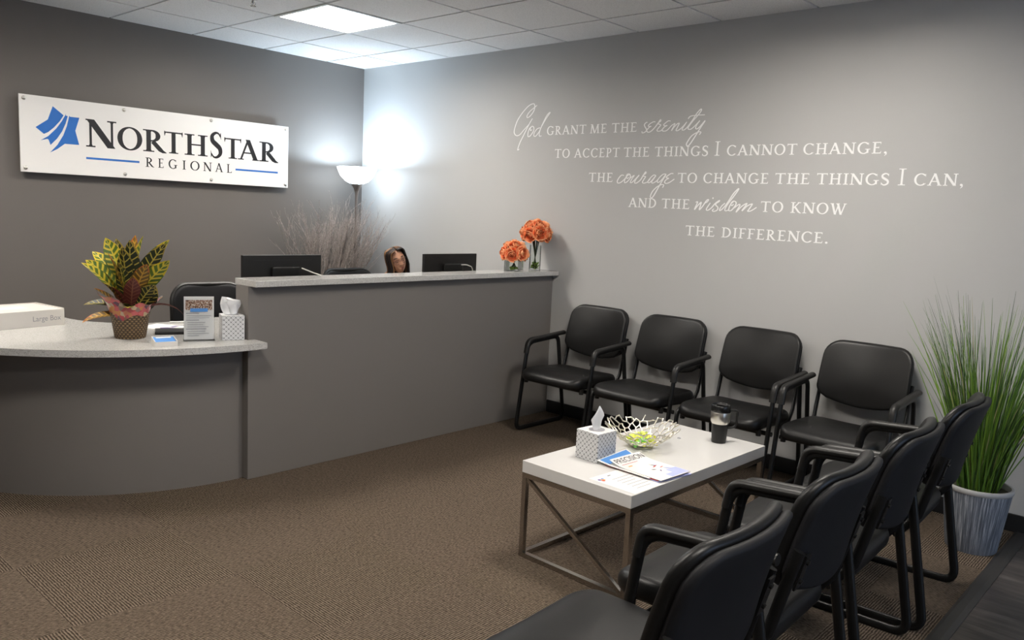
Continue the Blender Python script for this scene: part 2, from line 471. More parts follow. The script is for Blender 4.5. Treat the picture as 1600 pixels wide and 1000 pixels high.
# ------------------------------------------------------------------ serif lettering (own glyph set)
def arcp(cx, cy, rx, ry, a0, a1, n, T_, t_, pw=1.4):
    pts, ws = [], []
    for k in range(n + 1):
        a = radians(a0 + (a1 - a0) * k / n); w_ = t_ + (T_ - t_) * abs(cos(a)) ** pw
        pts.append((cx + (rx - w_ / 2) * cos(a), cy + (ry - w_ / 2) * sin(a))); ws.append(w_)
    return pts, ws
def glyph(ch, T_=0.13, t_=0.05):
    S = []; sf = 0.10; st = t_ * 0.75
    def R(pts, ws):
        if not isinstance(ws, (list, tuple)): ws = [ws] * len(pts)
        S.append((pts, list(ws)))
    def serif(x, y, w_, d):
        R([(x - w_ / 2 - sf, y + d * st / 2), (x + w_ / 2 + sf, y + d * st / 2)], st)
        R([(x, y + d * st * 0.5), (x, y + d * 0.05), (x, y + d * 0.10)], [w_ + sf * 1.1, w_ * 1.12 + 0.03, w_])
    def V(x, y0=0, y1=1, w_=None, s0=1, s1=1):
        w_ = w_ or T_; R([(x, y0), (x, y1)], w_)
        if s0: serif(x, y0, w_, 1)
        if s1: serif(x, y1, w_, -1)
    if ch == 'I': V(0.18); adv = 0.36
    elif ch == 'H': V(0.18); V(0.70); R([(0.18, 0.51), (0.70, 0.51)], t_); adv = 0.88
    elif ch == 'N':
        V(0.14, w_=t_ * 1.3, s1=0); V(0.78, w_=t_ * 1.3, s0=0); R([(0.135, 1.0), (0.76, 0.0)], -T_ * 1.30); R([(0.0, 1 - st / 2), (0.2, 1 - st / 2)], st); adv = 0.92
    elif ch == 'O': R(*arcp(0.45, 0.5, 0.45, 0.525, 0, 360, 40, T_ * 1.1, t_ * 0.9)); adv = 0.90
    elif ch in 'RP':
        V(0.18); ry = 0.265 if ch == 'R' else 0.29
        p, w_ = arcp(0.30, 1 - ry, 0.30, ry, 90, -90, 18, T_ * 1.05, t_); R([(0.18, 1 - t_ / 2), (0.30, 1 - t_ / 2)], t_); R(p, w_); R([(0.18, 1 - 2 * ry + t_ / 2), (0.30, 1 - 2 * ry + t_ / 2)], t_)
        if ch == 'R': R([(0.32, 0.48), (0.58, 0.12), (0.68, 0.03), (0.80, -0.01)], [T_ * 0.95, T_ * 0.95, T_ * 0.6, t_ * 0.4]); adv = 0.78
        else: adv = 0.62
    elif ch == 'T':
        V(0.40, s1=0); R([(0.03, 1 - t_ / 2), (0.77, 1 - t_ / 2)], t_); R([(0.03, 1.03), (0.045, 0.95), (0.03, 0.80)], [0.03, 0.07, 0.015]); R([(0.77, 1.03), (0.755, 0.95), (0.77, 0.80)], [0.03, 0.07, 0.015]); adv = 0.80
    elif ch == 'S':
        c = catmull([(0.50, 0.84, 0), (0.40, 0.97, 0), (0.25, 0.985, 0), (0.10, 0.86, 0), (0.12, 0.66, 0), (0.29, 0.52, 0), (0.46, 0.37, 0), (0.48, 0.16, 0), (0.33, 0.02, 0), (0.17, 0.02, 0), (0.05, 0.16, 0)], 4)
        n = len(c); R([(p.x, p.y) for p in c], [t_ + (T_ * 1.15 - t_) * max(0, sin(pi * k / (n - 1))) ** 2.2 for k in range(n)])
        R([(0.505, 1.0), (0.49, 0.90), (0.515, 0.74)], [0.02, 0.05, 0.012]); R([(0.045, 0.0), (0.06, 0.10), (0.035, 0.27)], [0.02, 0.05, 0.012]); adv = 0.58
    elif ch == 'A':
        R([(0.10, 0), (0.43, 1.02)], -t_ * 1.45); R([(0.41, 1.02), (0.77, 0)], -T_ * 1.08); R([(0.19, 0.35), (0.66, 0.35)], t_); R([(-0.03, st / 2), (0.23, st / 2)], st); R([(0.62, st / 2), (0.92, st / 2)], st); adv = 0.88
    elif ch in 'EFL':
        V(0.18, s1=1, s0=1)
        if ch in 'EF':
            R([(0.18, 1 - t_ / 2), (0.58, 1 - t_ / 2)], t_); R([(0.585, 1.0), (0.575, 0.93), (0.59, 0.80)], [0.03, 0.06, 0.012]); R([(0.18, 0.52), (0.46, 0.52)], t_); R([(0.465, 0.63), (0.46, 0.52), (0.465, 0.41)], [0.012, 0.05, 0.012])
        if ch in 'EL': R([(0.18, t_ / 2), (0.60, t_ / 2)], t_); R([(0.605, 0.0), (0.60, 0.07), (0.64, 0.23)], [0.03, 0.07, 0.012])
        adv = {'E': 0.68, 'F': 0.62, 'L': 0.66}[ch]
    elif ch in 'CG':
        R(*arcp(0.47, 0.5, 0.46, 0.525, 48, 312, 30, T_ * 1.1, t_)); R([(0.78, 0.98), (0.765, 0.88), (0.785, 0.72)], [0.015, 0.05, 0.012])
        if ch == 'G': V(0.74, 0.06, 0.42, s0=0); adv = 0.92
        else: R([(0.775, 0.13), (0.80, 0.20)], [t_, 0.015]); adv = 0.84
    elif ch == 'D':
        V(0.18); p, w_ = arcp(0.32, 0.5, 0.50, 0.5, 90, -90, 22, T_ * 1.1, t_); R([(0.18, 1 - t_ / 2), (0.32, 1 - t_ / 2)], t_); R(p, w_); R([(0.18, t_ / 2), (0.32, t_ / 2)], t_); adv = 0.86
    elif ch == 'M':
        R([(0.14, 0), (0.21, 1)], -t_ * 1.3); R([(0.21, 1), (0.54, 0.0)], -T_ * 1.1); R([(0.54, 0.0), (0.87, 1)], -t_ * 1.3); R([(0.86, 1), (0.92, 0)], -T_); R([(0.0, st / 2), (0.28, st / 2)], st); R([(0.76, st / 2), (1.08, st / 2)], st); R([(0.06, 1 - st / 2), (0.24, 1 - st / 2)], st); R([(0.84, 1 - st / 2), (1.02, 1 - st / 2)], st); adv = 1.08
    elif ch == 'K':
        V(0.18); R([(0.20, 0.42), (0.64, 1.0)], t_ * 1.2); R([(0.32, 0.58), (0.62, 0.12), (0.72, 0.03), (0.84, -0.01)], [T_ * 0.95, T_ * 0.95, T_ * 0.6, t_ * 0.4]); R([(0.52, 1 - st / 2), (0.78, 1 - st / 2)], st); adv = 0.82
    elif ch == 'W':
        R([(0.12, 1), (0.38, -0.02)], -T_ * 1.05); R([(0.38, -0.02), (0.58, 0.93)], -t_ * 1.2); R([(0.52, 1), (0.79, -0.02)], -T_ * 1.05); R([(0.79, -0.02), (1.05, 1)], -t_ * 1.2); R([(-0.02, 1 - st / 2), (0.24, 1 - st / 2)], st); R([(0.40, 1 - st / 2), (0.66, 1 - st / 2)], st); R([(0.94, 1 - st / 2), (1.16, 1 - st / 2)], st); adv = 1.16
    elif ch in '.,':
        R([(0.04, 0.08), (0.07, 0.08), (0.13, 0.08), (0.20, 0.08), (0.23, 0.08)], [0.02, 0.13, 0.18, 0.13, 0.02])
        if ch == ',': R([(0.20, 0.10), (0.20, -0.06), (0.08, -0.22)], [0.08, 0.08, 0.015])
        adv = 0.26
    return S, adv
def ribbon(bm, pts, ws, put, eps):
    P = [Vector(p).to_2d() for p in pts]; n = len(P); L, R_ = [], []
    for i in range(n):
        d = (P[min(i + 1, n - 1)] - P[max(i - 1, 0)])
        if (P[0] - P[-1]).length < 1e-6 and i in (0, n - 1): d = P[1] - P[-2]
        d.normalize(); nv = Vector((-d.y, d.x)) * (ws[i] / 2)
        if ws[i] < 0: nv = Vector((ws[i] / 2, 0))          # sheared stroke with level ends
        ee = eps + i * 4e-6
        L.append(bm.verts.new(put(P[i].x + nv.x, P[i].y + nv.y, ee))); R_.append(bm.verts.new(put(P[i].x - nv.x, P[i].y - nv.y, ee)))
    for i in range(n - 1): bm.faces.new((L[i], L[i + 1], R_[i + 1], R_[i]))
def set_word(bm, word, u0, u1, z0, h, put, T_=0.13, t_=0.05, gap=0.10):
    gl = [glyph(c, T_, t_) for c in word]
    tot = sum(a for _, a in gl) + gap * (len(word) - 1)
    sx = (u1 - u0) / tot; x = 0; e = 0
    for S, adv in gl:
        for pts, ws in S:
            e += 1
            # widths are measured on the finished letter, so scale points first
            q = [(u0 + (x + px) * sx, z0 + py * h) for px, py in pts]
            ribbon(bm, q, [w_ * (sx + h) / 2 if w_ > 0 else w_ * sx for w_ in ws], put, e * 1e-5)
        x += adv + gap

QUOTE = [
  (2.067, [('GRANT', 2.2176, 2.5828), ('ME', 2.6168, 2.764), ('THE', 2.8048, 3.0131)]),
  (1.9, [('TO', 2.3047, 2.447), ('ACCEPT', 2.4881, 2.8848), ('THE', 2.9167, 3.1258), ('THINGS', 3.1658, 3.5638), ('I', 3.6041, 3.6467), ('CANNOT', 3.6905, 4.1413), ('CHANGE,', 4.1773, 4.6475)]),
  (1.73, [('THE', 2.6304, 2.8405), ('TO', 3.3547, 3.4984), ('CHANGE', 3.5415, 3.9822), ('THE', 4.0213, 4.234), ('THINGS', 4.2731, 4.675), ('I', 4.7162, 4.7602), ('CAN,', 4.7989, 5.0392)]),
  (1.562, [('AND', 2.9855, 3.2085), ('THE', 3.2472, 3.4589), ('TO', 3.9459, 4.089), ('KNOW', 4.1343, 4.4592)]),
  (1.394, [('THE', 3.4412, 3.6532), ('DIFFERENCE.', 3.7, 4.3747)]),
]
SCRIPT = {
  'God': [[(2.11, 2.288), (2.084, 2.272), (2.04, 2.245), (2.014, 2.214), (2.022, 2.201), (2.048, 2.213), (2.077, 2.243), (2.088, 2.27), (2.085, 2.293), (2.068, 2.301), (2.025, 2.286), (1.97, 2.242), (1.921, 2.186), (1.895, 2.127), (1.892, 2.092), (1.916, 2.071), (1.951, 2.078), (1.99, 2.111), (2.04, 2.152)], [(2.071, 2.193), (2.04, 2.152), (1.987, 2.068), (1.955, 2.017), (1.935, 1.964), (1.952, 1.97)], [(2.07, 2.136), (2.045, 2.118), (2.033, 2.084), (2.037, 2.06), (2.057, 2.066), (2.087, 2.099), (2.089, 2.125), (2.073, 2.136), (2.054, 2.121), (2.058, 2.104), (2.071, 2.112)], [(2.151, 2.122), (2.123, 2.115), (2.096, 2.086), (2.095, 2.063), (2.115, 2.064), (2.147, 2.097), (2.162, 2.126), (2.203, 2.183), (2.241, 2.227), (2.228, 2.224), (2.202, 2.196), (2.162, 2.126), (2.147, 2.085), (2.149, 2.061), (2.169, 2.063)]],
  'serenity': [[(3.054, 2.068), (3.059, 2.057), (3.079, 2.062), (3.091, 2.076), (3.077, 2.096), (3.071, 2.111), (3.084, 2.124), (3.095, 2.125)], [(3.156, 2.125), (3.142, 2.127), (3.118, 2.117), (3.103, 2.104), (3.108, 2.097), (3.124, 2.099), (3.107, 2.089), (3.092, 2.071), (3.105, 2.06), (3.127, 2.066), (3.156, 2.091), (3.18, 2.12), (3.194, 2.138), (3.197, 2.129), (3.185, 2.122), (3.179, 2.113), (3.199, 2.104), (3.187, 2.09), (3.173, 2.072), (3.181, 2.064), (3.203, 2.067), (3.223, 2.085)], [(3.272, 2.126), (3.255, 2.128), (3.232, 2.114), (3.222, 2.104), (3.229, 2.098), (3.248, 2.099), (3.227, 2.089), (3.213, 2.071), (3.225, 2.063), (3.251, 2.069), (3.283, 2.098), (3.308, 2.111)], [(3.308, 2.11), (3.297, 2.09), (3.284, 2.065), (3.301, 2.086), (3.325, 2.107), (3.338, 2.109), (3.327, 2.085), (3.318, 2.067), (3.329, 2.063), (3.354, 2.077), (3.377, 2.098), (3.393, 2.116)], [(3.393, 2.116), (3.378, 2.094), (3.363, 2.071), (3.372, 2.065), (3.396, 2.079), (3.434, 2.125), (3.459, 2.163), (3.488, 2.192), (3.491, 2.18), (3.465, 2.149), (3.438, 2.121), (3.412, 2.089), (3.407, 2.072), (3.426, 2.069), (3.453, 2.088), (3.488, 2.121)], [(3.401, 2.135), (3.419, 2.151), (3.464, 2.155), (3.52, 2.155)], [(3.488, 2.121), (3.469, 2.098), (3.461, 2.077), (3.47, 2.069), (3.491, 2.083), (3.525, 2.119), (3.496, 2.076), (3.459, 2.019), (3.43, 1.977), (3.414, 1.964), (3.403, 1.972), (3.408, 1.988), (3.434, 2.024), (3.466, 2.044), (3.494, 2.051), (3.501, 2.045), (3.491, 2.033)]],
  'courage': [[(2.932, 1.774), (2.913, 1.777), (2.893, 1.76), (2.879, 1.736), (2.888, 1.722), (2.914, 1.73), (2.941, 1.752), (2.965, 1.778)], [(2.979, 1.782), (2.954, 1.768), (2.94, 1.74), (2.943, 1.725), (2.962, 1.733), (2.984, 1.756), (2.982, 1.78), (2.965, 1.785), (2.952, 1.77), (2.96, 1.754), (2.974, 1.762)], [(2.984, 1.756), (3.017, 1.776), (3.0, 1.753), (2.988, 1.729), (3.0, 1.727), (3.026, 1.749), (3.057, 1.778), (3.035, 1.753), (3.023, 1.728), (3.038, 1.724), (3.069, 1.745), (3.089, 1.776), (3.106, 1.799), (3.109, 1.79), (3.091, 1.778), (3.087, 1.77), (3.108, 1.767), (3.096, 1.749), (3.086, 1.73), (3.098, 1.724), (3.125, 1.732), (3.146, 1.752)], [(3.189, 1.775), (3.171, 1.778), (3.145, 1.757), (3.129, 1.734), (3.139, 1.727), (3.16, 1.742), (3.189, 1.775), (3.173, 1.754), (3.159, 1.733), (3.168, 1.725), (3.196, 1.739), (3.217, 1.762)], [(3.268, 1.784), (3.246, 1.784), (3.217, 1.762), (3.203, 1.739), (3.211, 1.729), (3.236, 1.747), (3.266, 1.782), (3.237, 1.735), (3.206, 1.682), (3.178, 1.636), (3.163, 1.628), (3.157, 1.639), (3.171, 1.67), (3.204, 1.701), (3.238, 1.716), (3.254, 1.713), (3.247, 1.696)], [(3.322, 1.788), (3.303, 1.788), (3.278, 1.773), (3.27, 1.762), (3.288, 1.757), (3.271, 1.749), (3.259, 1.732), (3.273, 1.724), (3.299, 1.732), (3.332, 1.753)]],
  'wisdom': [[(3.501, 1.607), (3.515, 1.61), (3.507, 1.587), (3.496, 1.56), (3.519, 1.587), (3.54, 1.608), (3.538, 1.59), (3.531, 1.56), (3.553, 1.583), (3.578, 1.62), (3.591, 1.626), (3.585, 1.613), (3.567, 1.603)], [(3.606, 1.606), (3.591, 1.584), (3.581, 1.565), (3.59, 1.558), (3.615, 1.574), (3.64, 1.603), (3.667, 1.622), (3.665, 1.615), (3.648, 1.604), (3.645, 1.593), (3.661, 1.579), (3.656, 1.561), (3.633, 1.553), (3.624, 1.56), (3.635, 1.569)], [(3.624, 1.64), (3.62, 1.632)], [(3.708, 1.607), (3.686, 1.587), (3.674, 1.565), (3.68, 1.56), (3.702, 1.58), (3.727, 1.613), (3.761, 1.667), (3.79, 1.697), (3.789, 1.687), (3.763, 1.649), (3.728, 1.602), (3.711, 1.57), (3.716, 1.559), (3.735, 1.565)], [(3.766, 1.619), (3.746, 1.599), (3.737, 1.57), (3.742, 1.56), (3.759, 1.567), (3.781, 1.597), (3.782, 1.614), (3.765, 1.621), (3.749, 1.606), (3.756, 1.592), (3.767, 1.603)], [(3.773, 1.579), (3.802, 1.601), (3.81, 1.597), (3.797, 1.572), (3.789, 1.554), (3.819, 1.587), (3.848, 1.607), (3.855, 1.606), (3.838, 1.581), (3.827, 1.563), (3.857, 1.592), (3.885, 1.606), (3.89, 1.603), (3.873, 1.575), (3.865, 1.562), (3.886, 1.565), (3.921, 1.587)]],
}
SLINE = {'God': 0, 'serenity': 0, 'courage': 2, 'wisdom': 3}
LINE_WORDS = ['God grant me the serenity', 'to accept the things I cannot change,', 'the courage to change the things I can,', 'and the wisdom to know', 'the difference.']
qt = thing('wall_quotation', 'white serif and script lettering of a five-line prayer on the light grey wall', 'wall lettering', (0, 0, 0))
put_q = lambda u, z, e: (-0.0007 - e, -u, z)
for k, (zb, ws) in enumerate(QUOTE):
    ln = bpy.data.objects.new('text_line', None); COL.objects.link(ln); ln.parent = qt
    for w_, a, b_ in ws:
        bm = bmesh.new(); set_word(bm, w_, a, b_, zb, 0.088 if w_ == 'I' else 0.062, put_q, 0.10 if w_ == 'I' else 0.155, 0.05 if w_ == 'I' else 0.075, 0.12)
        obj('word', bm, M_VINYLWHITE, ln)
    for nm, strokes in SCRIPT.items():
        if SLINE[nm] != k: continue
        bm = bmesh.new(); e = 0
        for st in strokes:
            c = catmull([(a, b_, 0) for a, b_ in st], 6); n = len(c); ws2 = []
            for i, p in enumerate(c):
                d = c[min(i + 1, n - 1)] - c[max(i - 1, 0)]
                down = abs(d.y) / max(1e-6, d.length)
                ws2.append(0.0054 + 0.0036 * down * (0.5 + 0.5 * sin(pi * i / max(1, n - 1))))
            e += 1; ribbon(bm, [(p.x, p.y) for p in c], ws2, put_q, 1e-4 + e * 2e-4)
        tag(obj('script_word', bm, M_VINYLWHITE, ln), 'flowing script word')

# ------------------------------------------------------------------ sign on the back wall
LOGO = [[(-2.633, 2.056), (-2.566, 2.003), (-2.591, 1.961), (-2.628, 1.916), (-2.665, 1.881), (-2.692, 1.866), (-2.742, 1.906), (-2.666, 1.964)],
 [(-2.55, 2.016), (-2.553, 2.004), (-2.54, 2.0), (-2.554, 1.951), (-2.578, 1.894), (-2.612, 1.841), (-2.653, 1.796), (-2.663, 1.828), (-2.671, 1.835), (-2.713, 1.822), (-2.665, 1.855), (-2.614, 1.91), (-2.576, 1.966)],
 [(-2.53, 2.004), (-2.524, 1.998), (-2.465, 1.998), (-2.493, 1.907), (-2.47, 1.813), (-2.563, 1.812), (-2.61, 1.773), (-2.657, 1.745), (-2.609, 1.802), (-2.571, 1.868), (-2.547, 1.933), (-2.535, 1.981)]]
sx0, sx1, sz0, sz1 = -2.838, -0.812, 1.606, 2.114
sg = thing('wall_sign', 'long white company sign with blue star emblem on the dark back wall', 'sign', (-0.009, -0.020, -0.001))
bm = bmesh.new(); box(bm, sx0, sx1, -0.042, -0.030, sz0, sz1, bev=0.0015); obj('sign_panel', bm, M_SIGN, sg)
put_s = lambda u, z, e: (u, -0.0428 - e, z)
ln = bpy.data.objects.new('name_lettering', None); COL.objects.link(ln); ln.parent = sg
BIG = {0: (1.807, 0.19), 5: (1.808, 0.192)}
NORTH = [('N', -2.425, -2.217), ('O', -2.214, -2.032), ('R', -2.026, -1.859), ('T', -1.874, -1.726), ('H', -1.712, -1.532), ('S', -1.509, -1.407), ('T', -1.393, -1.242), ('A', -1.267, -1.094), ('R', -1.080, -0.911)]
for k, (l, a, b_) in enumerate(NORTH):
    z0, h = BIG.get(k, (1.810, 0.158)); bm = bmesh.new(); set_word(bm, l, a, b_, z0, h, put_s, 0.185, 0.060); obj('letter', bm, M_INK, ln)
ln = bpy.data.objects.new('subtitle_lettering', None); COL.objects.link(ln); ln.parent = sg
for l, a, b_ in [('R', -2.013, -1.95), ('E', -1.919, -1.875), ('G', -1.841, -1.772), ('I', -1.732, -1.705), ('O', -1.671, -1.595), ('N', -1.565, -1.495), ('A', -1.466, -1.403), ('L', -1.369, -1.325)]:
    bm = bmesh.new(); set_word(bm, l, a, b_, 1.697, 0.068, put_s, 0.15, 0.065); obj('letter', bm, M_INK, ln)
bm = bmesh.new()
for pl in LOGO: flat(bm, [put_s(x, z, 0) for x, z in pl])
tag(obj('emblem', bm, M_BLUE, sg), 'blue swooping star emblem')
for a, b_ in ((-2.426, -2.057), (-1.294, -0.910)):
    bm = bmesh.new(); flat(bm, [put_s(x, z, 0) for x, z in ((a, 1.720), (b_, 1.720), (b_, 1.734), (a, 1.734))]); tag(obj('underline_bar', bm, M_BLUE, sg), 'thin blue bar')
for x in (-2.81, -2.162, -1.501, -0.838):
    for z in (1.633, 2.089):
        bm = bmesh.new(); lathe(bm, [(0, -0.0), (0.006, 0.0), (0.006, 0.0635), (0.0125, 0.064), (0.0125, 0.069), (0.008, 0.073), (0, 0.074)], 16)
        obj('standoff_screw', bm, M_BRUSHED, sg, loc=(x, 0.0195, z), rot=(pi / 2, 0, 0), smooth=True)

# ------------------------------------------------------------------ reception desk
ds = thing('reception_counter', 'tall straight grey reception counter with narrow speckled white ledge', 'reception desk', (0, 0, 0))
bm = bmesh.new(); box(bm, -2.49, -0.002, -2.352, -2.225, 0.0, 1.04, bev=0.002); obj('front_panel', bm, M_DESK, ds)
bm = bmesh.new(); box(bm, -2.478, -0.002, -2.405, -2.195, 1.04, 1.073, bev=0.002); obj('ledge', bm, M_QUARTZ, ds)
bm = bmesh.new(); box(bm, -2.30, -0.002, -2.225, -1.47, 0.725, 0.755, bev=0.002); obj('work_surface', bm, M_QUARTZ, ds)
for x in (-0.03, -1.25):
    bm = bmesh.new(); box(bm, x, x + 0.028, -2.22, -1.50, 0.0, 0.725); obj('support_panel', bm, M_DESK, ds)
CX, CY = -2.5, -1.126
dc = thing('reception_counter', 'low curved grey reception counter with wide rounded white quartz top', 'reception desk', (0, 0, 0))
def arcpts(R_, a0, a1, n): return [(CX + R_ * cos(radians(a0 + (a1 - a0) * k / n)), CY + R_ * sin(radians(a0 + (a1 - a0) * k / n))) for k in range(n + 1)]
bm = bmesh.new(); prism(bm, arcpts(1.18, 269.4, 180, 48) + arcpts(1.10, 180, 269.4, 48), 0.0, 0.727); obj('curved_panel', bm, M_DESK, dc, smooth=True, sharp=30)
bm = bmesh.new()
out = [(-2.31, -2.222), (-2.492, -2.222), (-2.492, -2.354), (-2.45, -2.354), (-2.45, -2.474)] + arcpts(1.35, 270, 180, 56) + arcpts(0.46, 180, 250, 18) + [(-2.31, -1.56)]
prism(bm, out, 0.727, 0.76)
bmesh.ops.bevel(bm, geom=[e for e in bm.edges if abs(e.verts[0].co.z - e.verts[1].co.z) < 1e-6], offset=0.002, segments=2, affect='EDGES')
obj('countertop', bm, M_QUARTZ, dc, smooth=True, sharp=30)
bm = bmesh.new(); box(bm, -2.52, -2.493, -2.30, -2.225, 0.0, 0.727); obj('end_panel', bm, M_DESK, dc)

# ------------------------------------------------------------------ guest chairs
CM = {}
def chair_parts():
    # seat: outline in (x, y), crowned, waterfall at the front
    o = round_rect(0.50, 0.49, 0.085, 6, 0, 0.06)
    def fs(u, v, w_):
        z = 0.372 + w_ - 0.018 * max(0, (0.12 - v)) / 0.3
        fr = max(0, v - 0.20) / 0.105
        z -= 0.020 * fr * fr * (w_ / 0.075)
        z += 0.006 * (u / 0.25) ** 2 * (w_ / 0.075)
        return (u, v, z)
    b = bmesh.new(); pad(b, o, 0.074, 0.030, 0.014, fs); CM['seat'] = to_mesh('seat', b, True, 60)
    # back: outline in (x, s), s up the reclined back; bottom edge bowed down
    def outline(w_, s0, s1, bow, rt, rb):
        pts = []
        hw = w_ / 2
        n = 10
        for k in range(n + 1):                      # bottom edge left to right, bowed
            x = -hw + rb * 0.8 + (w_ - 1.6 * rb) * k / n
            pts.append((x, s0 - bow * (1 - (x / hw) ** 2) + 0.01))
        for (cx, cy, a0, rr) in ((hw - rb, s0 + rb * 0.9, -50, rb), (hw - rt - 0.004, s1 - rt, 0, rt)):
            for k in range(7): 
                a = radians(a0 + (90 if a0 == 0 else 50) * k / 6); pts.append((cx + rr * cos(a), cy + rr * sin(a)))
        for (cx, cy, a0, rr) in ((-hw + rt + 0.004, s1 - rt, 90, rt), (-hw + rb, s0 + rb * 0.9, 180, rb)):
            for k in range(7):
                a = radians(a0 + (90 if a0 == 90 else 50) * k / 6); pts.append((cx + rr * cos(a), cy + rr * sin(a)))
        return pts
    tilt = radians(14.5)
    def back_map(off):
        def f(u, v, w_):
            # v along the back, w toward the sitter; horizontally dished
            y = -0.262 + 0.044 * (u / 0.24) ** 2 + 0.008 * sin(min(1, max(0, v / 0.35)) * pi) + off + w_
            return (u, y - v * sin(tilt), 0.525 + v * cos(tilt))
        return f
    b = bmesh.new(); pad(b, outline(0.485, 0.026, 0.350, 0.052, 0.088, 0.07), 0.037, 0.018, 0.010, back_map(0.028)); CM['backrest'] = to_mesh('backrest', b, True, 60)
    b = bmesh.new(); pad(b, outline(0.475, 0.026, 0.338, 0.046, 0.088, 0.07), 0.031, 0.015, 0.0, back_map(0.0)); CM['back_shell'] = to_mesh('back_shell', b, True, 60)
    for sgn, nm in ((1, 'R'), (-1, 'L')):
        x = 0.282 * sgn
        # armed side frame: closed loop of flat-oval tube
        loop = round_path([(x, 0.0, 0.014), (x, 0.262, 0.014), (x, 0.172, 0.612), (x, -0.150, 0.632), (x, -0.258, 0.014), (x, 0.0, 0.014)], [0.06, 0.07, 0.05, 0.06], 6)
        b = bmesh.new(); tube(b, loop[:-1], 0.014, 10, closed=True, flat=(0.0115, 0.0175), hint=(1, 0, 0)); CM['frame' + nm] = to_mesh('side_frame', b, True, 60)
        armp = round_path([(x, 0.187, 0.535), (x, 0.172, 0.625), (x, -0.215, 0.650)], [0.075], 9)
        b = bmesh.new(); tube(b, [(p.x, p.y, p.z) for p in armp], 0.02, 12, flat=(0.0205, 0.0155), hint=(1, 0, 0)); CM['arm' + nm] = to_mesh('arm_pad', b, True, 50)
        low = round_path([(x, 0.0, 0.014), (x, 0.262, 0.014), (x, 0.205, 0.385), (x, -0.190, 0.385), (x, -0.258, 0.014), (x, 0.0, 0.014)], [0.06, 0.04, 0.04, 0.06], 6)
        b = bmesh.new(); tube(b, low[:-1], 0.0135, 10, closed=True, flat=(0.0115, 0.0175), hint=(1, 0, 0)); CM['low' + nm] = to_mesh('side_frame', b, True, 60)
        # flat oval back upright with bolt bracket
        xu = 0.240 * sgn
        b = bmesh.new(); tube(b, [(xu, -0.02, 0.356), (xu, -0.145, 0.368), (xu, -0.190, 0.43), (xu, -0.220, 0.55), (xu, -0.252, 0.672)], 0.02, 12, flat=(0.0095, 0.0165), hint=(1, 0, 0)); CM['up' + nm] = to_mesh('back_upright', b, True, 50)
        b = bmesh.new(); xi = xu - sgn * 0.026
        bar(b, (xi, -0.242, 0.56), (xi, -0.267, 0.66), 0.036, 0.006, up=(0, 1, 0))
        for z_, y_ in ((0.585, -0.249), (0.64, -0.263)): 
            tube(b, [(xi, y_ + 0.002, z_), (xi, y_ - 0.008, z_ - 0.003)], 0.007, 8)
        CM['br' + nm] = to_mesh('bracket', b, False)
    b = bmesh.new()
    tube(b, [(-0.282, 0.16, 0.352), (0.282, 0.16, 0.352)], 0.013, 8); CM['bar1'] = to_mesh('cross_bar', b, True, 60)
    b = bmesh.new()
    tube(b, [(-0.282, -0.13, 0.352), (0.282, -0.13, 0.352)], 0.013, 8); CM['bar2'] = to_mesh('cross_bar', b, True, 60)
    b = bmesh.new(); tube(b, [(0, 0, 0.347), (0, 0, 0.382)], 0.014, 10); CM['clamp'] = to_mesh('gang_clamp', b, True, 40)
chair_parts()
def make_chair(label, x, y, rz, left, right, group):
    """left / right: 'arm' or 'low' side frame (left is -x of the chair's own axes)"""
    t = thing('guest_chair', label, 'chair', (x, y, 0), rz, group)
    obj('seat', CM['seat'], M_VINYL, t); obj('backrest', CM['backrest'], M_VINYL, t)
    obj('back_shell', CM['back_shell'], M_FABRIC, t)
    for s, nm, kind in ((-1, 'L', left), (1, 'R', right)):
        if kind == 'arm':
            f = obj('side_frame', CM['frame' + nm], M_BLACKMETAL, t)
            obj('arm_pad', CM['arm' + nm], M_BLACKPLASTIC, f)
        else:
            obj('side_frame', CM['low' + nm], M_BLACKMETAL, t)
        u = obj('back_upright', CM['up' + nm], M_BLACKMETAL, t); obj('bracket', CM['br' + nm], M_BLACKMETAL, u)
    obj('cross_bar', CM['bar1'], M_BLACKMETAL, t); obj('cross_bar', CM['bar2'], M_BLACKMETAL, t)
    for sx in (-0.235, 0.235): obj('gang_clamp', CM['clamp'], M_BLACKPLASTIC, t, loc=(sx, 0.225, 0))
    return t
WG, NG = 'black guest chairs along the grey wall', 'black guest chairs seen from behind'
XW = -0.350
for yc, l, r, lab in (
    (-2.872, 'arm', 'arm', 'black vinyl guest chair against the wall, right beside the tall reception counter'),
    (-3.468, 'arm', 'low', 'black vinyl guest chair against the wall, second from the reception counter, behind the wire bowl'),
    (-4.085, 'arm', 'low', 'black vinyl guest chair against the wall, third from the counter, behind the travel mug'),
    (-4.695, 'arm', 'arm', 'black vinyl guest chair against the wall, the one nearest the grass plant')):
    make_chair(lab, XW, yc, pi / 2, l, r, WG)
for xc, yc, rz, l, r, lab in (
    (-3.11, -5.175, 0.03, 'low', 'low', 'black guest chair seen from behind, nearest the camera, its seat at the bottom edge'),
    (-2.485, -5.168, 0.035, 'arm', 'arm', 'black guest chair seen from behind, second from the camera, beside the coffee table corner'),
    (-1.865, -5.168, 0.04, 'arm', 'arm', 'black guest chair seen from behind, third from the camera, overlapping the last one'),
    (-1.225, -5.172, 0.05, 'arm', 'arm', 'black guest chair seen from behind, the one right in front of the grass planter')):
    make_chair(lab, xc, yc, rz, l, r, NG)

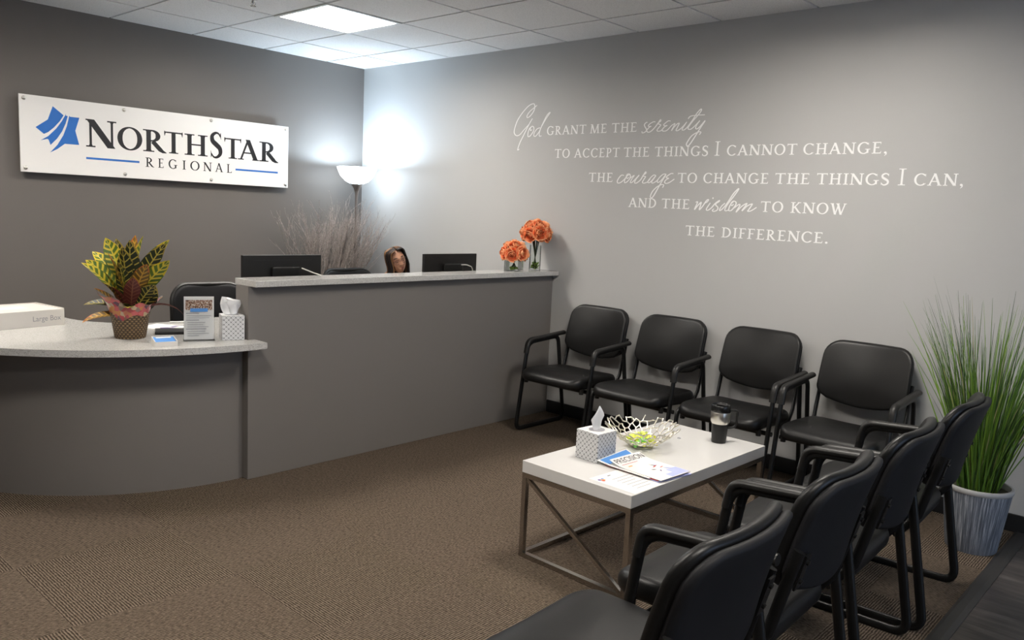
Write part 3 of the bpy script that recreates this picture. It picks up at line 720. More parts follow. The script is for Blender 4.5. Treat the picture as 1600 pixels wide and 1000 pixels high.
# ------------------------------------------------------------------ coffee table
TZ = 0.432
tb = thing('coffee_table', 'white rectangular coffee table on a thin metal frame between the chair rows', 'coffee table', (-1.570, -4.268, 0), radians(-1.2))
hx, hy = 0.552, 0.285
bm = bmesh.new(); box(bm, -hx, hx, -hy, hy, TZ - 0.052, TZ, bev=0.002); obj('tabletop', bm, M_WHITEGLOSS, tb)
s = 0.022; ax, ay = hx - 0.012, hy - 0.012
for sx in (-1, 1):
    for sy in (-1, 1):
        bm = bmesh.new(); bar(bm, (sx * ax, sy * ay, 0), (sx * ax, sy * ay, TZ - 0.052), s, s, up=(1, 0, 0)); obj('leg', bm, M_DARKSTEEL, tb)
for z in (s / 2, TZ - 0.052 - s / 2):
    for sy in (-1, 1):
        bm = bmesh.new(); bar(bm, (-ax + s / 2, sy * ay, z), (ax - s / 2, sy * ay, z), s, s); obj('rail', bm, M_DARKSTEEL, tb)
    for sx in (-1, 1):
        bm = bmesh.new(); bar(bm, (sx * ax, -ay + s / 2, z), (sx * ax, ay - s / 2, z), s, s); obj('rail', bm, M_DARKSTEEL, tb)
for sx in (-1, 1):
    bm = bmesh.new(); bar(bm, (sx * ax, ay - 0.012, TZ - 0.078), (sx * ax, -ay + 0.012, 0.024), 0.016, 0.016, up=(1, 0, 0)); obj('brace', bm, M_DARKSTEEL, tb)

# ------------------------------------------------------------------ tissue boxes
def m_lattice():
    m = mat('tissue_box_lattice', (0.7, 0.7, 0.7), 0.5); t, b = nt(m)
    x, y, z = sep(t, coords(t, 'Object'))
    g = N(t, 'ShaderNodeNewGeometry'); nx, ny, nz = sep(t, N(t, 'ShaderNodeTexCoord').outputs['Normal'])
    u = M(t, 'ADD', M(t, 'MULTIPLY', x, M(t, 'ABSOLUTE', ny)), M(t, 'MULTIPLY', y, M(t, 'ABSOLUTE', nx)))
    P = 0.0235
    a = M(t, 'DIVIDE', M(t, 'ADD', u, z), P); c = M(t, 'DIVIDE', M(t, 'SUBTRACT', u, z), P)
    def tri(v): return M(t, 'ABSOLUTE', M(t, 'SUBTRACT', M(t, 'FRACT', M(t, 'ADD', v, 50.0)), 0.5))
    ta, tc = tri(a), tri(c)
    la = M(t, 'MULTIPLY', M(t, 'LESS_THAN', ta, 0.065), M(t, 'LESS_THAN', M(t, 'ABSOLUTE', M(t, 'SUBTRACT', tc, 0.22)), 0.19))
    lc = M(t, 'MULTIPLY', M(t, 'LESS_THAN', tc, 0.065), M(t, 'LESS_THAN', M(t, 'ABSOLUTE', M(t, 'SUBTRACT', ta, 0.22)), 0.19))
    line = M(t, 'MAXIMUM', la, lc)
    side = M(t, 'LESS_THAN', M(t, 'ABSOLUTE', nz), 0.5)
    pale = M(t, 'MULTIPLY', M(t, 'GREATER_THAN', M(t, 'ADD', ta, tc), 0.72), 0.4)
    base = mixc(t, pale, (0.66, 0.66, 0.66), (0.40, 0.41, 0.43))
    t.links.new(mixc(t, M(t, 'MULTIPLY', line, side), base, (0.055, 0.06, 0.07)), b.inputs['Base Color'])
    return m
M_LATTICE = m_lattice()
def tissue_box(label, loc, rz, w_, h, tip, seed):
    t = thing('tissue_box', label, 'tissue box', loc, rz, 'patterned cube tissue boxes')
    b = bmesh.new(); box(b, -w_ / 2, w_ / 2, -w_ / 2, w_ / 2, 0, h, bev=0.0015); obj('box', b, M_LATTICE, t)
    b = bmesh.new(); lathe(b, [(0, h + 0.0003), (0.035, h + 0.0003), (0.036, h + 0.0012), (0, h + 0.0012)], 28); obj('opening', b, M_GREYINK, t)
    rnd = random.Random(seed); b = bmesh.new(); rows = []
    n, mrow = 22, 12
    for j in range(mrow + 1):
        v = j / mrow; row = []
        for i in range(n):
            a = 2 * pi * i / n
            wd = tip['w'] * (0.55 + 0.75 * v if v < 0.6 else 1.0 - (v - 0.6) * tip['taper'])
            fold = 0.75 + 0.25 * sin(3 * a + seed + v * 1.5) + 0.12 * sin(7 * a + v * 4)
            x = cos(a) * wd * fold + tip['lean'] * v * v; y = sin(a) * wd * 0.30 * fold + 0.006 * sin(v * 5)
            z = h - 0.005 + v * tip['h'] * (1 + 0.13 * sin(a * 1 + seed) * v)
            row.append(b.verts.new((x, y, z)))
        rows.append(row)
    for j in range(mrow):
        for i in range(n): b.faces.new((rows[j][i], rows[j][(i + 1) % n], rows[j + 1][(i + 1) % n], rows[j + 1][i]))
    tp = rows[-1]; b.faces.new(tp)
    obj('tissue', b, M_TISSUE, t, smooth=True, sharp=70)
    return t
tissue_box('patterned cube tissue box on the white coffee table, pointed tissue sticking up', (-1.838, -4.152, TZ), radians(-4), 0.124, 0.128, dict(w=0.046, h=0.10, taper=1.95, lean=-0.006), 2)
tissue_box('patterned cube tissue box on the low curved counter beside the upright leaflet', (-2.537, -2.269, 0.76), radians(-20), 0.112, 0.128, dict(w=0.060, h=0.088, taper=0.35, lean=-0.006), 5)

# ------------------------------------------------------------------ wire bowl with wrapped sweets
BX, BY = -1.525, -4.185
bw = thing('wire_bowl', 'round silver coral-like openwork bowl of sweets on the coffee table', 'bowl', (BX, BY, TZ))
RB, HB = 0.172, 0.098
def bowl_pt(r, a):
    z = 0.006 + HB * (r / RB) ** 2.0
    return Vector((r * cos(a), r * sin(a), z))
rnd = random.Random(11); pts = {}; D = 0.0195; edges = []
def hexp(i, j, k):
    # honeycomb lattice, two points per cell, jittered
    x = D * sqrt(3) * (i + j * 0.5); y = D * 1.5 * j + (D if k else 0.0)
    return x, y
node = {}
for i in range(-15, 16):
    for j in range(-15, 16):
        for k in (0, 1):
            x, y = hexp(i, j, k); r = sqrt(x * x + y * y)
            if r < RB * 1.04: 
                x += rnd.uniform(-1, 1) * D * 0.34; y += rnd.uniform(-1, 1) * D * 0.34
                r = min(sqrt(x * x + y * y), RB * 1.02); node[(i, j, k)] = (r, atan2(y, x))
for (i, j, k) in node:
    if k == 0:
        for q in ((i, j, 1), (i, j - 1, 1), (i + 1, j - 1, 1)):
            if q in node and rnd.random() > 0.03: edges.append(((i, j, 0), q))
bm = bmesh.new(); used = set()
deg = {}
for a, b_ in edges:
    deg[a] = deg.get(a, 0) + 1; deg[b_] = deg.get(b_, 0) + 1
edges = [e for e in edges if min(deg[e[0]], deg[e[1]]) > 1 or rnd.random() < 0.45]
for a, b_ in edges:
    (r0, t0), (r1, t1) = node[a], node[b_]
    p, q = bowl_pt(r0, t0), bowl_pt(r1, t1); m_ = (p + q) / 2 + Vector((rnd.uniform(-1, 1), rnd.uniform(-1, 1), rnd.uniform(-.5, .8))) * 0.0028
    tube(bm, [p, m_, q], [0.0036, 0.0030, 0.0036], 6)
    used |= {a, b_}
for a in used:
    p = bowl_pt(*node[a]); bmesh.ops.create_icosphere(bm, subdivisions=1, radius=0.0039, matrix=Matrix.Translation(p))
obj('openwork', bm, M_SILVER, bw, smooth=True, sharp=70)
bm = bmesh.new(); tube(bm, [(0.05 * cos(2 * pi * k / 24), 0.05 * sin(2 * pi * k / 24), 0.0035) for k in range(24)], 0.0035, 6, closed=True); obj('foot_ring', bm, M_SILVER, bw, smooth=True)
M_CY = mat('yellow_wrapper', (0.74, 0.74, 0.10), 0.3); M_CG = mat('green_wrapper', (0.22, 0.66, 0.12), 0.3); M_CL = mat('lime_wrapper', (0.62, 0.72, 0.16), 0.3)
sw = {}
def sweet_mesh():
    b = bmesh.new()
    lathe(b, [(0, -0.021), (0.009, -0.024), (0.003, -0.012), (0.010, -0.008), (0.0115, 0), (0.010, 0.008), (0.003, 0.012), (0.009, 0.024), (0, 0.021)], 10)
    return to_mesh('wrapped_sweet', b, True, 50)
SWM = sweet_mesh()
rnd = random.Random(5); lay = []
for ring, nn, zz in ((0.0, 1, 0.020), (0.032, 6, 0.020), (0.056, 9, 0.024), (0.018, 3, 0.040), (0.048, 7, 0.042), (0.02, 2, 0.056)):
    for k in range(nn):
        lay.append((ring, 2 * pi * (k + 0.3 * rnd.random()) / nn + ring * 20, zz))
SWT = {}
for k, (rr, a, zz) in enumerate(lay):
    q = rnd.random(); cx_, cy_ = rr * cos(a), rr * sin(a)
    colr = 'green' if (cx_ < -0.03 and q < 0.65) else ('lime' if q < 0.45 else 'yellow')
    if colr not in SWT:
        me = SWM.copy(); me.materials.append({'green': M_CG, 'lime': M_CL, 'yellow': M_CY}[colr]); SWT[colr] = me
    o = bpy.data.objects.new('wrapped_sweet', SWT[colr]); COL.objects.link(o)
    o.location = (BX + cx_, BY + cy_, TZ + zz + 0.003); o.rotation_euler = (pi / 2 + rnd.uniform(-.35, .35), rnd.uniform(-.3, .3), rnd.uniform(0, 6.28))
    tag(o, '%s wrapped sweet lying in the silver openwork bowl' % {'green': 'green', 'lime': 'pale lime', 'yellow': 'yellow'}[colr], 'sweet', '%s wrapped sweets in the bowl' % colr)

# ------------------------------------------------------------------ travel mug
mg = thing('travel_mug', 'black and steel travel mug with side handle on the coffee table', 'mug', (-1.150, -4.383, TZ))
bm = bmesh.new(); lathe(bm, [(0, 0.0), (0.0335, 0.0), (0.0345, 0.003), (0.0400, 0.092), (0.0400, 0.094), (0, 0.094)], 36); obj('body', bm, M_BLACKPLASTIC, mg, smooth=True)
bm = bmesh.new(); lathe(bm, [(0.0405, 0.094), (0.0455, 0.104), (0.0465, 0.150), (0.0445, 0.153), (0.030, 0.153), (0.030, 0.094)], 36); obj('steel_band', bm, M_BRUSHED, mg, smooth=True)
bm = bmesh.new(); lathe(bm, [(0, 0.151), (0.0455, 0.151), (0.0475, 0.157), (0.0470, 0.172), (0.0455, 0.182), (0.0425, 0.186), (0.0400, 0.180), (0, 0.178)], 36)
box(bm, -0.012, 0.012, -0.032, 0.02, 0.178, 0.187, bev=0.003); obj('lid', bm, M_GLOSSBLACK, mg, smooth=True, sharp=30)
hd = Vector((0.72, -0.69, 0)).normalized()
bm = bmesh.new(); hp = round_path([hd * 0.043 + Vector((0, 0, 0.160)), hd * 0.083 + Vector((0, 0, 0.160)), hd * 0.080 + Vector((0, 0, 0.076)), hd * 0.037 + Vector((0, 0, 0.070))], [0.035, 0.035], 7)
tube(bm, hp, 0.007, 10, flat=(0.0075, 0.0055), hint=(hd.y, -hd.x, 0)); obj('handle', bm, M_BLACKPLASTIC, mg, smooth=True)
o = obj('clear_ring', (lambda b: (tube(b, [(0.008 * cos(2 * pi * k / 20), 0.008 * sin(2 * pi * k / 20), 0.0015) for k in range(20)], 0.0014, 6, closed=True), b)[1])(bmesh.new()), M_GREYINK, loc=(-1.252, -4.225, TZ), smooth=True)
tag(o, 'tiny grey ring lying on the tabletop between bowl and mug', 'ring')

# ------------------------------------------------------------------ magazines and flyer on the table
def sheet(name, x0, x1, y0, y1, z, th, curl=None, n=14):
    """thin paper stack with optional lift curl(u)->dz over x"""
    b = bmesh.new(); rows = []
    for i in range(n + 1):
        x = x0 + (x1 - x0) * i / n; rows.append([])
        for j in range(n + 1):
            y = y0 + (y1 - y0) * j / n; dz = curl(i / n, j / n) if curl else 0
            rows[-1].append((b.verts.new((x, y, z + dz)), b.verts.new((x, y, z + dz + th))))
    for i in range(n):
        for j in range(n):
            q = [rows[i][j], rows[i + 1][j], rows[i + 1][j + 1], rows[i][j + 1]]
            b.faces.new([v[1] for v in q]); b.faces.new([v[0] for v in q][::-1])
    for i in range(n):
        for (p, q) in ((rows[i][0], rows[i + 1][0]), (rows[i + 1][n], rows[i][n]), (rows[0][i + 1], rows[0][i]), (rows[n][i], rows[n][i + 1])):
            b.faces.new((p[0], q[0], q[1], p[1]))
    return b
def draped(me_or_bm, curl, x0, x1, y0, y1, z):
    for v in me_or_bm.verts if hasattr(me_or_bm, 'verts') else me_or_bm.vertices:
        v.co.z += z + curl((v.co.x - x0) / (x1 - x0), (v.co.y - y0) / (y1 - y0))
def grid_patch(b, x0, x1, y0, y1, mi=0, n=8):
    V = [[b.verts.new((x0 + (x1 - x0) * i / n, y0 + (y1 - y0) * j / n, 0)) for j in range(n + 1)] for i in range(n + 1)]
    for i in range(n):
        for j in range(n): b.faces.new((V[i][j], V[i + 1][j], V[i + 1][j + 1], V[i][j + 1])).material_index = mi
# local page axes: x across the page (reading direction), y up the page
MX, MY, MR = -1.800, -4.388, radians(-4)
def mag(label, dx, dy, rz, z, th, cols, curl, w_=0.205, h=0.27):
    ca, sa = cos(MR), sin(MR)
    t = thing('magazine', label, 'magazine', (MX + dx * ca - dy * sa, MY + dx * sa + dy * ca, TZ + z), MR + rz, 'magazines on the coffee table')
    obj('pages', sheet('pages', -w_ / 2, w_ / 2, -h / 2, h / 2, 0, th, curl), cols, t)
    return t
c0 = lambda u, v: 0.0
t = mag('lavender-edged magazine at the bottom of the pile on the coffee table', 0.012, -0.020, -0.10, 0.0008, 0.004, M_LAVENDER, c0)
t = mag('red-edged magazine in the middle of the pile on the coffee table', -0.003, 0.0, 0.04, 0.0052, 0.003, M_RED, c0)
c2 = lambda u, v: 0.022 * max(0, (v - 0.6) / 0.4) ** 2 * (0.3 + 0.7 * u)
t = mag('blue-headed magazine page curling up between tissue box and bowl', -0.012, 0.035, 0.02, 0.0086, 0.002, M_WHITE, c2)
b = bmesh.new(); grid_patch(b, -0.092, 0.092, 0.075, 0.130); draped(b, c2, -0.1025, 0.1025, -0.135, 0.135, 0.0026); obj('blue_heading', b, M_BLUE2, t)
c3 = lambda u, v: 0.018 * max(0, (v - 0.65) / 0.35) ** 2
t = mag('white magazine on top of the pile with bold black title and bird-like print', 0.0, -0.022, 0.0, 0.0112, 0.002, M_WHITE, c3)
me = text_mesh('PRECISION', 0.036)
xs_ = [v.co.x for v in me.vertices]; k_ = 0.185 / (max(xs_) - min(xs_))
for v in me.vertices: v.co.x = -0.094 + v.co.x * k_; v.co.y = 0.094 + v.co.y * 1.25
draped(me, c3, -0.1025, 0.1025, -0.135, 0.135, 0.0028); obj('title_lettering', me, M_INK, t)
b = bmesh.new()
grid_patch(b, -0.085, 0.02, 0.078, 0.081, 0); grid_patch(b, -0.07, -0.045, 0.052, 0.060, 1); grid_patch(b, -0.02, 0.0295, -0.130, -0.095, 2, 4); grid_patch(b, 0.03, 0.1, -0.130, -0.06, 2, 4)
for (x, y, a, l, wd, mi) in ((0.035, 0.012, 1.9, 0.04, 0.006, 3), (0.03, -0.004, 0.3, 0.05, 0.007, 0), (0.05, 0.006, -0.3, 0.05, 0.005, 2), (0.05, -0.025, 0.2, 0.035, 0.006, 0), (-0.01, -0.03, -0.4, 0.03, 0.008, 3), (0.005, -0.055, 0.9, 0.022, 0.007, 4), (0.06, -0.05, -0.8, 0.045, 0.01, 2)):
    dx, dy = cos(a) * l / 2, sin(a) * l / 2; px, py = -sin(a) * wd / 2, cos(a) * wd / 2
    flat(b, [(x - dx, y - dy, 0.0004), (x + px, y + py, 0.0004), (x + dx, y + dy, 0.0004), (x - px, y - py, 0.0004)], mi)
draped(b, c3, -0.1025, 0.1025, -0.135, 0.135, 0.0027); obj('cover_print', b, [M_RED, M_ORANGEINK, M_LAVENDER, M_INK, M_PURPLE], t)
fl = thing('flyer', 'white printed sheet with small colourful emblem at the coffee table edge', 'flyer', (-1.990, -4.428, TZ), radians(-3))
obj('sheet', sheet('sheet', -0.105, 0.105, -0.115, 0.115, 0.0004, 0.0003, None, 4), M_WHITE, fl)
b = bmesh.new()
for k in range(6):
    y = 0.045 - k * 0.025; flat(b, [(-0.04 + 0.0, y, 0.0009), (0.088 - 0.02 * (k % 3), y, 0.0009), (0.088 - 0.02 * (k % 3), y + 0.0035, 0.0009), (-0.04, y + 0.0035, 0.0009)], 0)
flat(b, [(-0.02, 0.085, 0.0009), (0.0, 0.085, 0.0009), (0.0, 0.091, 0.0009), (-0.02, 0.091, 0.0009)], 1)
obj('text_lines', b, [M_GREYINK, M_INK], fl)
b = bmesh.new()
for (x, y, r_, mi) in ((-0.085, 0.075, 0.009, 0), (-0.072, 0.068, 0.010, 1), (-0.080, 0.060, 0.008, 2), (-0.065, 0.078, 0.007, 3)):
    flat(b, [(x + r_ * cos(2 * pi * k / 10), y + r_ * sin(2 * pi * k / 10), 0.0009 + mi * 0.0001) for k in range(10)], mi)
obj('emblem', b, [M_PURPLE, M_ORANGEINK, M_RED, M_BLUE2], fl)

# ------------------------------------------------------------------ things on the low counter
LZ = 0.76
bxo = thing('cardboard_box', 'flat white cardboard box lettered Large Box on the low counter', 'box', (-3.055, -1.402, LZ), radians(189.4))
# local: x runs left along the front from the right front corner, y toward the back (negative local y)
b = bmesh.new(); box(b, 0.0, 0.62, -0.30, 0.0, 0.0, 0.088, bev=0.002); obj('carton', b, M_CARD, bxo)
b = bmesh.new(); bar(b, (0.004, -0.002, 0.090), (0.004, -0.298, 0.092), 0.008, 0.004); bar(b, (0.004, -0.297, 0.091), (0.616, -0.297, 0.091), 0.006, 0.005); obj('lid_flap', b, M_CARD, bxo)
b = bmesh.new(); flat(b, [(0.13, -0.21, 0.0886), (0.42, -0.21, 0.0886), (0.42, -0.11, 0.0886), (0.13, -0.11, 0.0886)]); obj('shipping_label', b, M_WHITE, bxo)
me = text_mesh('Large Box', 0.044)
wid = max(v.co.x for v in me.vertices); k_ = 0.150 / wid
for v in me.vertices: v.co = Vector((0.172 - 0.002 - v.co.x * k_, 0.0007, 0.030 + v.co.y * 0.9))
o = obj('lettering', me, M_GREYINK, bxo)

def m_foil():
    m = mat('printed_foil_wrap', (0.4, 0.1, 0.1), 0.25); t, b = nt(m)
    v = N(t, 'ShaderNodeTexVoronoi'); v.inputs['Scale'].default_value = 42; t.links.new(coords(t), v.inputs['Vector'])
    s = sep(t, v.outputs['Color'])[0]
    t.links.new(ramp(t, s, [(0.0, (0.33, 0.04, 0.05)), (0.4, (0.45, 0.10, 0.10)), (0.62, (0.42, 0.17, 0.05)), (0.78, (0.10, 0.04, 0.07)), (0.9, (0.45, 0.33, 0.20))]), b.inputs['Base Color'])
    return m
def m_basket():
    m = mat('woven_basket', (0.2, 0.13, 0.06), 0.6); t, b = nt(m)
    x, y, z = sep(t, coords(t))
    a = M(t, 'ARCTAN2', y, x)
    s1 = M(t, 'SINE', M(t, 'MULTIPLY', a, 26.0)); rowi = M(t, 'FLOOR', M(t, 'DIVIDE', z, 0.011))
    s2 = M(t, 'SINE', M(t, 'ADD', M(t, 'MULTIPLY', a, 26.0), M(t, 'MULTIPLY', rowi, pi)))
    rowp = M(t, 'SINE', M(t, 'MULTIPLY', M(t, 'FRACT', M(t, 'DIVIDE', z, 0.011)), pi))
    h = M(t, 'MULTIPLY', M(t, 'MULTIPLY_ADD', s2, 0.5, 0.5), rowp)
    t.links.new(ramp(t, h, [(0.0, (0.045, 0.027, 0.014)), (0.5, (0.17, 0.108, 0.052)), (1.0, (0.29, 0.20, 0.10))]), b.inputs['Base Color'])
    bump(t, b, h, 0.7, 0.004)
    return m
def m_croton(name, dark, vein, edge, thick):
    m = mat(name, dark, 0.45, spec=0.35); t, b = nt(m)
    u, v, _ = sep(t, N(t, 'ShaderNodeUVMap').outputs[0])   # u -1..1 across (stored 0..1), v along
    au = M(t, 'ABSOLUTE', M(t, 'MULTIPLY_ADD', u, 2.0, -1.0))
    ph = M(t, 'FRACT', M(t, 'SUBTRACT', M(t, 'MULTIPLY', v, 9.0), M(t, 'MULTIPLY', au, 0.9)))
    vein_l = M(t, 'LESS_THAN', M(t, 'ABSOLUTE', M(t, 'SUBTRACT', ph, 0.5)), thick)
    vein_l = M(t, 'MULTIPLY', vein_l, M(t, 'LESS_THAN', au, 0.88))
    mid = M(t, 'LESS_THAN', au, 0.075)
    nz_ = noise_tex(t, coords(t), 35, 2)
    tipn = M(t, 'GREATER_THAN', M(t, 'ADD', M(t, 'ADD', M(t, 'MULTIPLY', v, 0.55), M(t, 'MULTIPLY', au, 0.35)), M(t, 'MULTIPLY', nz_, 0.35)), 0.90)
    c1 = mixc(t, M(t, 'MAXIMUM', vein_l, mid), dark, vein)
    t.links.new(mixc(t, tipn, c1, edge), b.inputs['Base Color'])
    return m
CRO = [m_croton('croton_green_yellow', (0.075, 0.13, 0.020), (0.52, 0.42, 0.035), (0.55, 0.42, 0.02), 0.20),
       m_croton('croton_dark', (0.016, 0.022, 0.010), (0.34, 0.27, 0.05), (0.24, 0.17, 0.03), 0.10),
       m_croton('croton_orange', (0.13, 0.075, 0.015), (0.45, 0.25, 0.03), (0.42, 0.11, 0.02), 0.16),
       m_croton('croton_red', (0.10, 0.022, 0.018), (0.20, 0.08, 0.05), (0.24, 0.05, 0.03), 0.08)]
def leaf(b, uvl, root, dirh, lean, length, width, mi, droop=0.5, roll=0.0, petiole=0.03):
    """broad leaf rising from root toward heading dirh (rad); lean 0 = upright, 1 = horizontal"""
    n, mcross = 12, 4
    H = Vector((cos(dirh), sin(dirh), 0)); Sd = Vector((-sin(dirh), cos(dirh), 0))
    ang = lean * pi / 2; p = Vector(root); rows = []
    sdv = Sd
    for i in range(n + 1):
        s = i / n
        a = ang + droop * s * s
        d = H * sin(a) + Vector((0, 0, 1)) * cos(a)
        if i: p = p + d * (length / n)
        nv = (H * cos(a) - Vector((0, 0, 1)) * sin(a))
        sd = (sdv * cos(roll) + nv * sin(roll)); nn = d.cross(sd)
        wd = width * (sin(pi * min(1, max(0, (s - 0.06) / 0.94)) ** 0.85)) ** 0.75 if s > 0.06 else 0.0
        wd = max(wd, 0.0022)
        row = []
        for j in range(-mcross, mcross + 1):
            q = j / mcross
            row.append((b.verts.new(p + sd * (q * wd / 2) + nn * (abs(q) * wd * 0.16 + 0.0)), (q * 0.5 + 0.5, s)))
        rows.append(row)
    for i in range(n):
        for j in range(2 * mcross):
            q = (rows[i][j], rows[i][j + 1], rows[i + 1][j + 1], rows[i + 1][j])
            f = b.faces.new([v[0] for v in q]); f.material_index = mi
            for lp, v in zip(f.loops, q): lp[uvl].uv = v[1]
KX, KY = -2.942, -1.985
cr = thing('potted_croton', 'potted croton with yellow, green and dark veined leaves in a wrapped woven basket', 'potted plant', (KX, KY, LZ))
b = bmesh.new(); lathe(b, [(0, 0), (0.071, 0), (0.074, 0.004), (0.100, 0.165), (0.103, 0.172), (0.098, 0.172), (0.094, 0.150), (0, 0.148)], 48); obj('basket', b, m_basket(), cr, smooth=True, sharp=40)
b = bmesh.new(); n = 60; R0, R1, R2 = [], [], []
rnd = random.Random(4)
view = atan2(-6.18 - KY, -4.67 - KX)
for k in range(n):
    a = 2 * pi * k / n; rel = a - view
    # wrap rises in pointed corners left and right of the viewer, dips in front
    pk = max(0, cos(2 * (a - (view - 1.35)))) ** 2
    zt = 0.165 + 0.065 * max(0, cos(a - (view - 1.2))) ** 3 + 0.035 * max(0, cos(a - (view + 1.5))) ** 3 + 0.012 * sin(7 * a)
    dip = 0.034 + 0.030 * max(0, cos(a - view + 0.25)) ** 2 + 0.012 * sin(5 * a + 1)
    rt = 0.108 + 0.050 * max(0, cos(a - (view - 1.2))) ** 3 + 0.045 * max(0, cos(a - (view + 1.5))) ** 3
    R0.append(b.verts.new((cos(a) * (0.1015 - 0.12 * dip), sin(a) * (0.1015 - 0.12 * dip), 0.172 - dip)))
    R1.append(b.verts.new((cos(a) * 0.1045, sin(a) * 0.1045, 0.166)))
    R2.append(b.verts.new((cos(a) * rt, sin(a) * rt, zt + 0.01)))
for A, B in ((R0, R1), (R1, R2)):
    for k in range(n): b.faces.new((A[k], A[(k + 1) % n], B[(k + 1) % n], B[k]))
obj('foil_wrap', b, m_foil(), cr, smooth=True, sharp=60)
b = bmesh.new(); uvl = b.loops.layers.uv.new('UVMap')

vx = radians(-47.5)              # heading of the viewer's right
def L(az, z0, lean, ln, wd, mi, droop=0.35, roll=0.0, r0=0.025):
    a = vx + az; leaf(b, uvl, (cos(a) * r0, sin(a) * r0, z0 - 0.045), a, lean, ln, wd, mi, droop, roll)
# az 0 = viewer's right, -pi/2 = toward the viewer, pi = viewer's left
for spec in ((pi, 0.27, 0.50, 0.22, 0.085, 0, 0.25, 0.9), (pi - 0.35, 0.30, 0.52, 0.24, 0.08, 0, 0.25, 0.7), (pi + 0.5, 0.24, 0.46, 0.23, 0.085, 0, 0.2, 0.5), (pi - 0.1, 0.32, 0.24, 0.25, 0.095, 0, 0.1, 1.1),
             (pi + 1.0, 0.26, 0.22, 0.24, 0.08, 2, 0.1, 0.5), (2.6, 0.32, 0.20, 0.24, 0.08, 1, 0.1, 0.9), (pi + 1.2, 0.25, 0.10, 0.24, 0.07, 0, 0.1, 0.8), (-pi / 2, 0.24, 0.08, 0.27, 0.10, 1, 0.15, 0.0),
             (-pi / 2 + 0.5, 0.27, 0.08, 0.28, 0.095, 1, 0.05, 0.3), (pi / 2, 0.30, 0.10, 0.27, 0.09, 2, 0.05, 0.3), (0.8, 0.33, 0.10, 0.24, 0.085, 0, 0.1, 0.6), (0.2, 0.30, 0.34, 0.24, 0.085, 1, 0.1, 1.1), (0.5, 0.31, 0.36, 0.25, 0.09, 0, 0.1, 0.9),
             (-0.3, 0.25, 0.50, 0.26, 0.09, 0, 0.1, 0.8), (-0.7, 0.24, 0.42, 0.22, 0.085, 2, 0.1, 0.4), (-1.0, 0.20, 0.35, 0.20, 0.08, 3, 0.15, 0.2), (-0.35, 0.18, 0.42, 0.20, 0.085, 1, 0.2, 0.8), (-0.1, 0.16, 0.5, 0.20, 0.09, 1, -0.5, 1.0),
             (pi + 0.15, 0.20, 0.86, 0.20, 0.055, 1, 0.5, 0.5), (pi + 0.45, 0.16, 0.95, 0.20, 0.05, 2, 0.7, 0.5), (0.05, 0.175, 0.70, 0.27, 0.035, 3, 1.35, 0.4), (-pi / 2 - 0.4, 0.17, 0.30, 0.17, 0.075, 3, 0.2, 0.0),
             (-pi / 2 + 0.15, 0.16, 0.45, 0.15, 0.06, 1, 0.8, 0.2), (-1.2, 0.15, 0.50, 0.16, 0.06, 0, 0.9, 0.0), (-2.2, 0.19, 0.35, 0.20, 0.07, 1, 0.4, 0.2), (pi + 0.7, 0.19, 0.55, 0.18, 0.07, 2, 0.1, 0.3),
             (1.2, 0.25, 0.3, 0.25, 0.09, 1, 0.2, 0.3), (2.0, 0.25, 0.3, 0.25, 0.09, 1, 0.2, 0.4), (-1.4, 0.22, 0.02, 0.24, 0.08, 1, 0.1, 0.6), (-1.8, 0.22, 0.12, 0.22, 0.075, 1, 0.1, -0.4), (pi + 0.9, 0.20, 0.30, 0.22, 0.075, 0, 0.1, 0.2), (1.6, 0.2, 0.4, 0.24, 0.09, 1, 0.2, 0.2)):
    az, z0, lean, ln, wd, mi, dr, ro = spec; L(az, z0, lean, ln * (1.16 if lean > 0.3 and z0 > 0.2 else 1.0), wd, mi, dr, ro)
obj('foliage', b, CRO, cr, smooth=True, sharp=80)
b = bmesh.new()
for k in range(7):
    a = k * 0.9; tube(b, [(0.03 * cos(a), 0.03 * sin(a), 0.14), (0.022 * cos(a + .3), 0.022 * sin(a + .3), 0.26), (0.015 * cos(a), 0.015 * sin(a), 0.36)], [0.006, 0.005, 0.003], 6)
obj('stems', b, mat('croton_stem', (0.06, 0.06, 0.02), 0.6), cr, smooth=True)

# upright leaflet in a clear stand
hl = thing('leaflet_holder', 'clear upright stand holding a white leaflet with group photo on the low counter', 'leaflet stand', (-2.700, -2.236, LZ), radians(-23))
b = bmesh.new(); box(b, -0.076, 0.076, -0.030, 0.035, 0.0, 0.003); box(b, -0.076, 0.076, -0.0035, -0.0015, 0.003, 0.222); box(b, -0.076, 0.076, 0.0015, 0.0035, 0.003, 0.222); obj('stand', b, M_ACRYLIC, hl)
b = bmesh.new(); box(b, -0.072, 0.072, -0.0008, 0.0008, 0.004, 0.226); obj('leaflet', b, M_WHITE, hl)
def m_crowd():
    m = mat('printed_group_photo', (0.3, 0.2, 0.15), 0.5); t, b = nt(m)
    x, y, z = sep(t, coords(t)); c = comb(t, M(t, 'MULTIPLY', x, 1.6), 0.0, z)
    f = noise_tex(t, c, 95, 4, 0.65)
    t.links.new(ramp(t, f, [(0.34, (0.02, 0.016, 0.014)), (0.45, (0.13, 0.06, 0.035)), (0.52, (0.30, 0.17, 0.10)), (0.58, (0.60, 0.58, 0.56)), (0.66, (0.22, 0.17, 0.04))]), b.inputs['Base Color'])
    return m
b = bmesh.new(); box(b, -0.064, 0.064, -0.0048, -0.0040, 0.158, 0.209); obj('printed_photo', b, m_crowd(), hl)
b = bmesh.new(); box(b, -0.042, 0.042, -0.0054, -0.0049, 0.148, 0.166); obj('title_band', b, M_BLUE2, hl)
b = bmesh.new()
